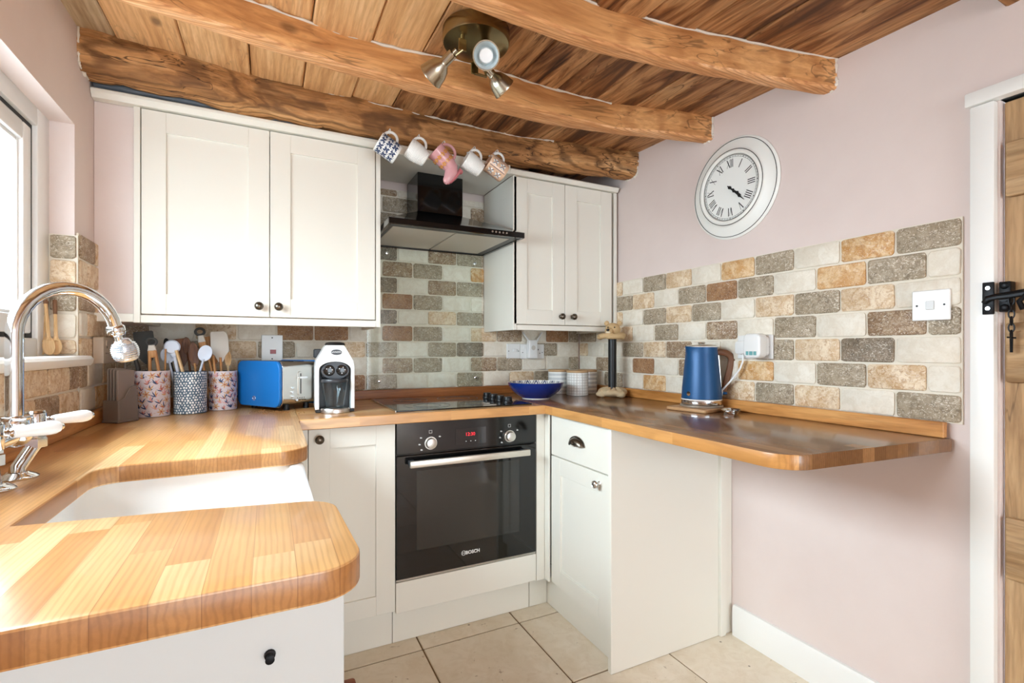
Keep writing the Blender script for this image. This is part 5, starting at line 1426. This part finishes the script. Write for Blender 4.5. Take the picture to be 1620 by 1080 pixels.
b.ell((.002, .004, zb_+.046), (.038, .036, .034), None, 28, 18); b.ell((-.012, -.030, zb_+.036), (.021, .024, .019), None, 20, 12)   # head and muzzle
b.ell((.006, .004, zb_+.018), (.050, .034, .02), None, 24, 12)
b.disp(0, .0016, 70, 1.0)
hd_ = obj('bear_head', b, m_bear, bh, world=False)
b = B()
for sx in (-.028, .034):
    b.ell((sx, .004, zb_+.078), (.0125, .007, .0125), None, 16, 10)
pieces('ear', b, m_bear, hd_, world=False)
b = B(); b.ell((-.016, -.053, zb_+.043), (.0085, .006, .0065), None, 14, 8); obj('nose', b, m_ink, hd_, world=False)
b = B(); b.ell((-.015, -.046, zb_+.030), (.013, .011, .009), None, 16, 10); obj('chin', b, m_bearlight, hd_, world=False)
b = B()
for sx in (-.018, .014): b.ell((sx, -.031, zb_+.056), (.0035, .003, .0035), None, 10, 6)
pieces('eye', b, m_ink, hd_, world=False)
b = B(); b.tube([(-.050, .0, zb_+.018), (-.058, -.020, zb_+.010), (-.046, -.040, zb_+.012), (-.015, -.050, zb_+.016), (.010, -.046, zb_+.018)], [.012, .015, .014, .013, .010], 14); b.tube([(.052, .0, zb_+.018), (.050, -.022, zb_+.012), (.034, -.042, zb_+.012), (.005, -.052, zb_+.010), (-.02, -.050, zb_+.008)], [.013, .015, .014, .012, .009], 14); b.disp(0, .0015, 60, 4.0)
pieces('folded_arm', b, m_bear, bh, world=False)
# wooden board and kettle
bd = B(); kx, ky = 1.528, 1.397
P4 = [(1048, 645.5), (1076, 640), (1150, 645), (1151, 650), (1113, 654)]
q = [onZ(*p, WT+.012) for p in P4]
bd.prism(rr(-.090, .084, -.090, .085, .012, 5), 'z', 0, .0125, .003, 2)
bt = thing('wooden_board', 'small pale wooden board under the blue kettle', 'board', (kx-.019, ky, ZT), math.radians(10)); obj('board', bd, m_boardwood, bt, world=False)
kt = thing('kettle', 'tall blue kettle with brown handle and chrome base, on a wooden board', 'kettle', (kx, ky, ZT+.013))
kdir = math.radians(-28)
b = B(); b.lathe([(0, 0), (.080, 0), (.081, .003), (.079, .008), (0, .009)], (0, 0, 0), 48); obj('power_base', b, m_coaster, kt, world=False)
b = B(); b.lathe([(0, .0095), (.075, .0095), (.0765, .012), (.0755, .027), (0, .027)], (0, 0, 0), 48); obj('base_band', b, m_chrome, kt, world=False)
b = B(); b.lathe([(.0745, .0272), (.0765, .0275), (.0765, .031), (.0745, .0312)], (0, 0, 0), 48); obj('base_ring', b, m_mugwhite, kt, world=False)
prk = [(.073, .0315), (.0752, .033), (.0725, .075), (.068, .12), (.0635, .17), (.0600, .205), (.0588, .224), (.0595, .232)]
b = B(); b.lathe(prk+[(.057, .232), (.056, .20), (.06, .10), (0, .04)], (0, 0, 0), 56)
for i, v in enumerate(b.v):   # pull the pouring lip out
    a = math.atan2(v.y, v.x); da = (a-math.radians(180-8)+PI) % (2*PI)-PI
    if v.z > .19:
        k = math.exp(-(da/.34)**2)*((v.z-.19)/.042)**1.5*.013; b.v[i] = Vector((v.x+math.cos(a)*k, v.y+math.sin(a)*k, v.z+k*.25))
obj('body', b, m_blue, kt, world=False)
b = B(); b.lathe([(.0575, .2325), (.0605, .2325), (.0605, .2345), (.057, .2345)], (0, 0, 0), 48); obj('rim', b, m_mugwhite, kt, world=False)
b = B(); b.lathe([(0, .2345), (.0565, .2348), (.055, .239), (.03, .243), (0, .244)], (0, 0, 0), 40); b.cyl((0, 0, .243), (0, 0, .252), .012, .014, 20, .002); obj('lid', b, m_steel, kt, world=False)
hd = Vector((math.cos(kdir), math.sin(kdir), 0))
def K(r, z): return tuple(hd*r+Vector((0, 0, z)))
b = B(); b.tube([K(.056, .212), K(.072, .214), K(.096, .209), K(.112, .198), K(.1165, .182), K(.113, .160), K(.100, .110), K(.091, .075), K(.086, .058)], [.009, .0115, .012, .0125, .0125, .0115, .011, .0115, .008], 16, flat=(1.1, .75)); obj('handle', b, m_handlewood, kt, world=False)
b = B(); sd2 = Vector((math.cos(kdir), math.sin(kdir), 0)); pn = Vector((-sd2.y, sd2.x, 0))
vs = []
for (z, w) in ((.07, .008), (.20, .011)):
    r_ = .0752-(z-.033)*.0825+.003
    vs += [sd2*r_-pn*w+Vector((0, 0, z)), sd2*r_+pn*w+Vector((0, 0, z)), sd2*(r_-.006)-pn*w+Vector((0, 0, z)), sd2*(r_-.006)+pn*w+Vector((0, 0, z))]
b.add(vs, [[0, 1, 5, 4], [0, 4, 6, 2], [1, 3, 7, 5], [4, 5, 7, 6], [0, 2, 3, 1]]); fixn(obj('water_gauge', b, m_steel, kt, world=False))
ba = math.radians(184); b = B(); c0 = Vector((math.cos(ba), math.sin(ba), 0)); b.cyl(c0*.0735+Vector((0, 0, .053)), c0*.0755+Vector((0, 0, .053)), .0085, n=20); obj('badge', b, m_chrome, kt, world=False)
ba = math.radians(-42); c0 = Vector((math.cos(ba), math.sin(ba), 0)); b = B(); b.tube([c0*.0752+Vector((0, 0, .053))+Vector((-c0.y, c0.x, 0))*(.007*math.cos(a))+Vector((0, 0, .011*math.sin(a))) for a in [.6+4.9*k/14 for k in range(15)]], .0014, 8)
obj('switch_outline', b, m_mugwhite, kt, world=False)
b = B(); b.cyl(c0*.075+Vector((0, 0, .053)), c0*.093+Vector((0, 0, .053)), .006, .005, 14, .001); obj('switch', b, m_blue, kt, world=False)
# cable and plug
P = mkP('R', Vector((0, 1.278, 1.123)))
cb = thing('kettle_cable', 'white kettle plug and cable running down the tiles to the kettle', 'cable', P(0, .0102, -.02))
tb = B(); tb.prism(rr(-.023, .023, -.022, .028, .012, 5), 'y', .0102, .034, .004, 2); b = B(); b.add([P(v.x, v.y, v.z) for v in tb.v], tb.f); fixn(obj('plug', b, m_plastic, cb))
e0 = P(.004, .022, -.02); b = B(); b.tube([e0, e0+Vector((0, 0, -.03)), e0+Vector((-.002, .012, -.06)), e0+Vector((-.01, .045, -.105)), e0+Vector((-.02, .085, -.150)), Vector((kx+.075, ky-.03, WT+.075)), Vector((kx+.062, ky-.005, WT+.04)) if False else Vector((kx+.084, ky-.01, WT+.045)), Vector((kx+.094, ky+.0, WT+.030))], .0036, 10); obj('flex', b, m_plastic, cb)
# spoon rest
sr = thing('spoon_rest', 'small shiny metal spoon rest on the worktop right of the kettle', 'spoon rest', (1.530, 1.262, ZT), math.radians(35))
b = B(); b.lathe([(0, .003), (.5, .003), (.85, .008), (1, .014), (1.03, .0145), (.97, .012), (.55, .0), (0, 0)][::-1], (0, 0, 0), 36, Matrix.Diagonal((.052, .036, 1))); fixn(obj('dish', b, m_chrome, sr, world=False))
b = B(); b.prism([(-.080, .0005), (-.076, .0005), (-.060, .006), (-.038, .012), (-.038, .0145), (-.062, .0085), (-.080, .003)], 'y', -.017, .017, .0005, 1); obj('handle', b, m_chrome, sr, world=False)

# ------------------------------------------------------------------ spoons standing in the window reveal
def leanspoon(label, px0, py0, px1, py1, w, h, Y, dx):
    f = onY(px0, py0, Y); f = Vector((f.x, Y-.02, WZ0+.003)); tp = Vector(onY(px1, py1, Y)); 
    d = tp-f; L = d.length; z = d.normalized(); yv = Vector((0, 1, 0)); xv = yv.cross(z).normalized(); yv = z.cross(xv)
    m = Matrix((xv, yv, z)).transposed().to_4x4()
    t = thing('wooden_spoon', label, 'spoon', f, group='wooden spoons in the window', rot=m.to_euler())
    b = B(); b.ell((0, 0, h/2), (w/2, .006, h/2), None, 24, 14)
    for i, v in enumerate(b.v):
        x_, z_ = v.x/(w/2), (v.z-h/2)/(h/2); b.v[i] = Vector((v.x, v.y+.006*max(0, 1-x_*x_-z_*z_), v.z))
    obj('bowl', b, m_spoonwood, t, world=False)
    b = B(); b.tube([(0, .002, h*.8), (0, .003, h*1.1), (0, .003, L*.74)], [.011, .0062, .0055], 12, flat=(.7, 1)); obj('handle', b, m_spoonwood, t, world=False)
    b = B(); b.tube([(0, .003, L*.741), (0, .003, L*.88), (0, .003, L)], [.0062, .0066, .006], 12, flat=(.75, 1))
    obj('handle_end', b, mat('burnt spoon pattern', (120, 84, 58), .6), t, world=False, label='burnt dark patterned handle end')
leanspoon('front wooden spoon leaning in the window reveal, bowl down', 83, 558, 69, 452, .029, .052, 1.845, 0)
leanspoon('wooden spoon in the window reveal leaning right behind the front one', 93, 558, 86, 474, .028, .05, 1.862, 0)
leanspoon('slotted wooden spoon mostly hidden at the left in the window reveal', 70, 558, 73, 476, .026, .045, 1.868, 0)

# ------------------------------------------------------------------ reddish wooden object on the floor by the peninsula
q = onZ(556, 1071, .02)
b = B(); c0 = onZ(545, 1090, 0); b.prism(rr(c0.x-.12, onZ(564, 1080, .03).x, onZ(556, 1071, .03).y-.10, onZ(556, 1071, .03).y, .012, 4), 'z', .0005, .03, .006, 2)
tag(obj('wooden_block', b, m_redwood), 'reddish brown wooden block on the floor beside the peninsula', 'wood block')

# ------------------------------------------------------------------ light
w = bpy.data.worlds.new('sky'); S.world = w; w.use_nodes = True
# overcast sky, brightest on the window side of the house
wt_ = w.node_tree; bgn = wt_.nodes['Background']; bgn.inputs[0].default_value = (.78, .90, 1.0, 1)
wc = wt_.nodes.new('ShaderNodeTexCoord'); wd = wt_.nodes.new('ShaderNodeVectorMath'); wd.operation = 'DOT_PRODUCT'; wd.inputs[1].default_value = (-.75, 0, .66)
wm = wt_.nodes.new('ShaderNodeMapRange'); wm.inputs[1].default_value = .45; wm.inputs[2].default_value = .95; wm.inputs[3].default_value = SKY0; wm.inputs[4].default_value = SKY1
wt_.links.new(wc.outputs['Generated'], wd.inputs[0]); wt_.links.new(wd.outputs['Value'], wm.inputs[0]); wt_.links.new(wm.outputs[0], bgn.inputs[1])
def area(name, loc, rot, sx, sy, power, col, portal=False):
    l = bpy.data.lights.new(name, 'AREA'); l.shape = 'RECTANGLE'; l.size = sx; l.size_y = sy; l.energy = power; l.color = col
    o = bpy.data.objects.new(name, l); C.objects.link(o); o.location = loc; o.rotation_euler = rot
    if portal: l.cycles.is_portal = True
    return o
area('window_portal', (XL-.075, (WY0+WY1)/2, (WZ0+WZ1)/2), (0, -PI/2, 0), WZ1-WZ0, WY1-WY0, 1, (1, 1, 1), True)
area('rear_opening_portal', ((XL+XR)/2, YREAR-.02, 1.0), (PI/2, 0, 0), XR-XL-.24, 2.0, 1, (1, 1, 1), True)

# ------------------------------------------------------------------ camera and view
cam = bpy.data.cameras.new('camera'); co = bpy.data.objects.new('camera', cam); C.objects.link(co)
cam.sensor_width = 36; cam.lens = 36*FPX/1620; cam.shift_x = (810-CX)/1620*-1; cam.shift_y = (CY-540)/1620
cam.clip_start = .02
co.location = (0, 0, CAMH); co.rotation_euler = (PI/2, 0, -YAW)
S.camera = co
S.view_settings.view_transform = 'Standard'; S.view_settings.look = 'None'; S.view_settings.gamma = 1.0
S.view_settings.exposure = EXPO
S.view_settings.use_curve_mapping = False
S.cycles.max_bounces = 10; S.cycles.diffuse_bounces = 6; S.cycles.glossy_bounces = 5; S.cycles.transparent_max_bounces = 12
S.cycles.use_denoising = True
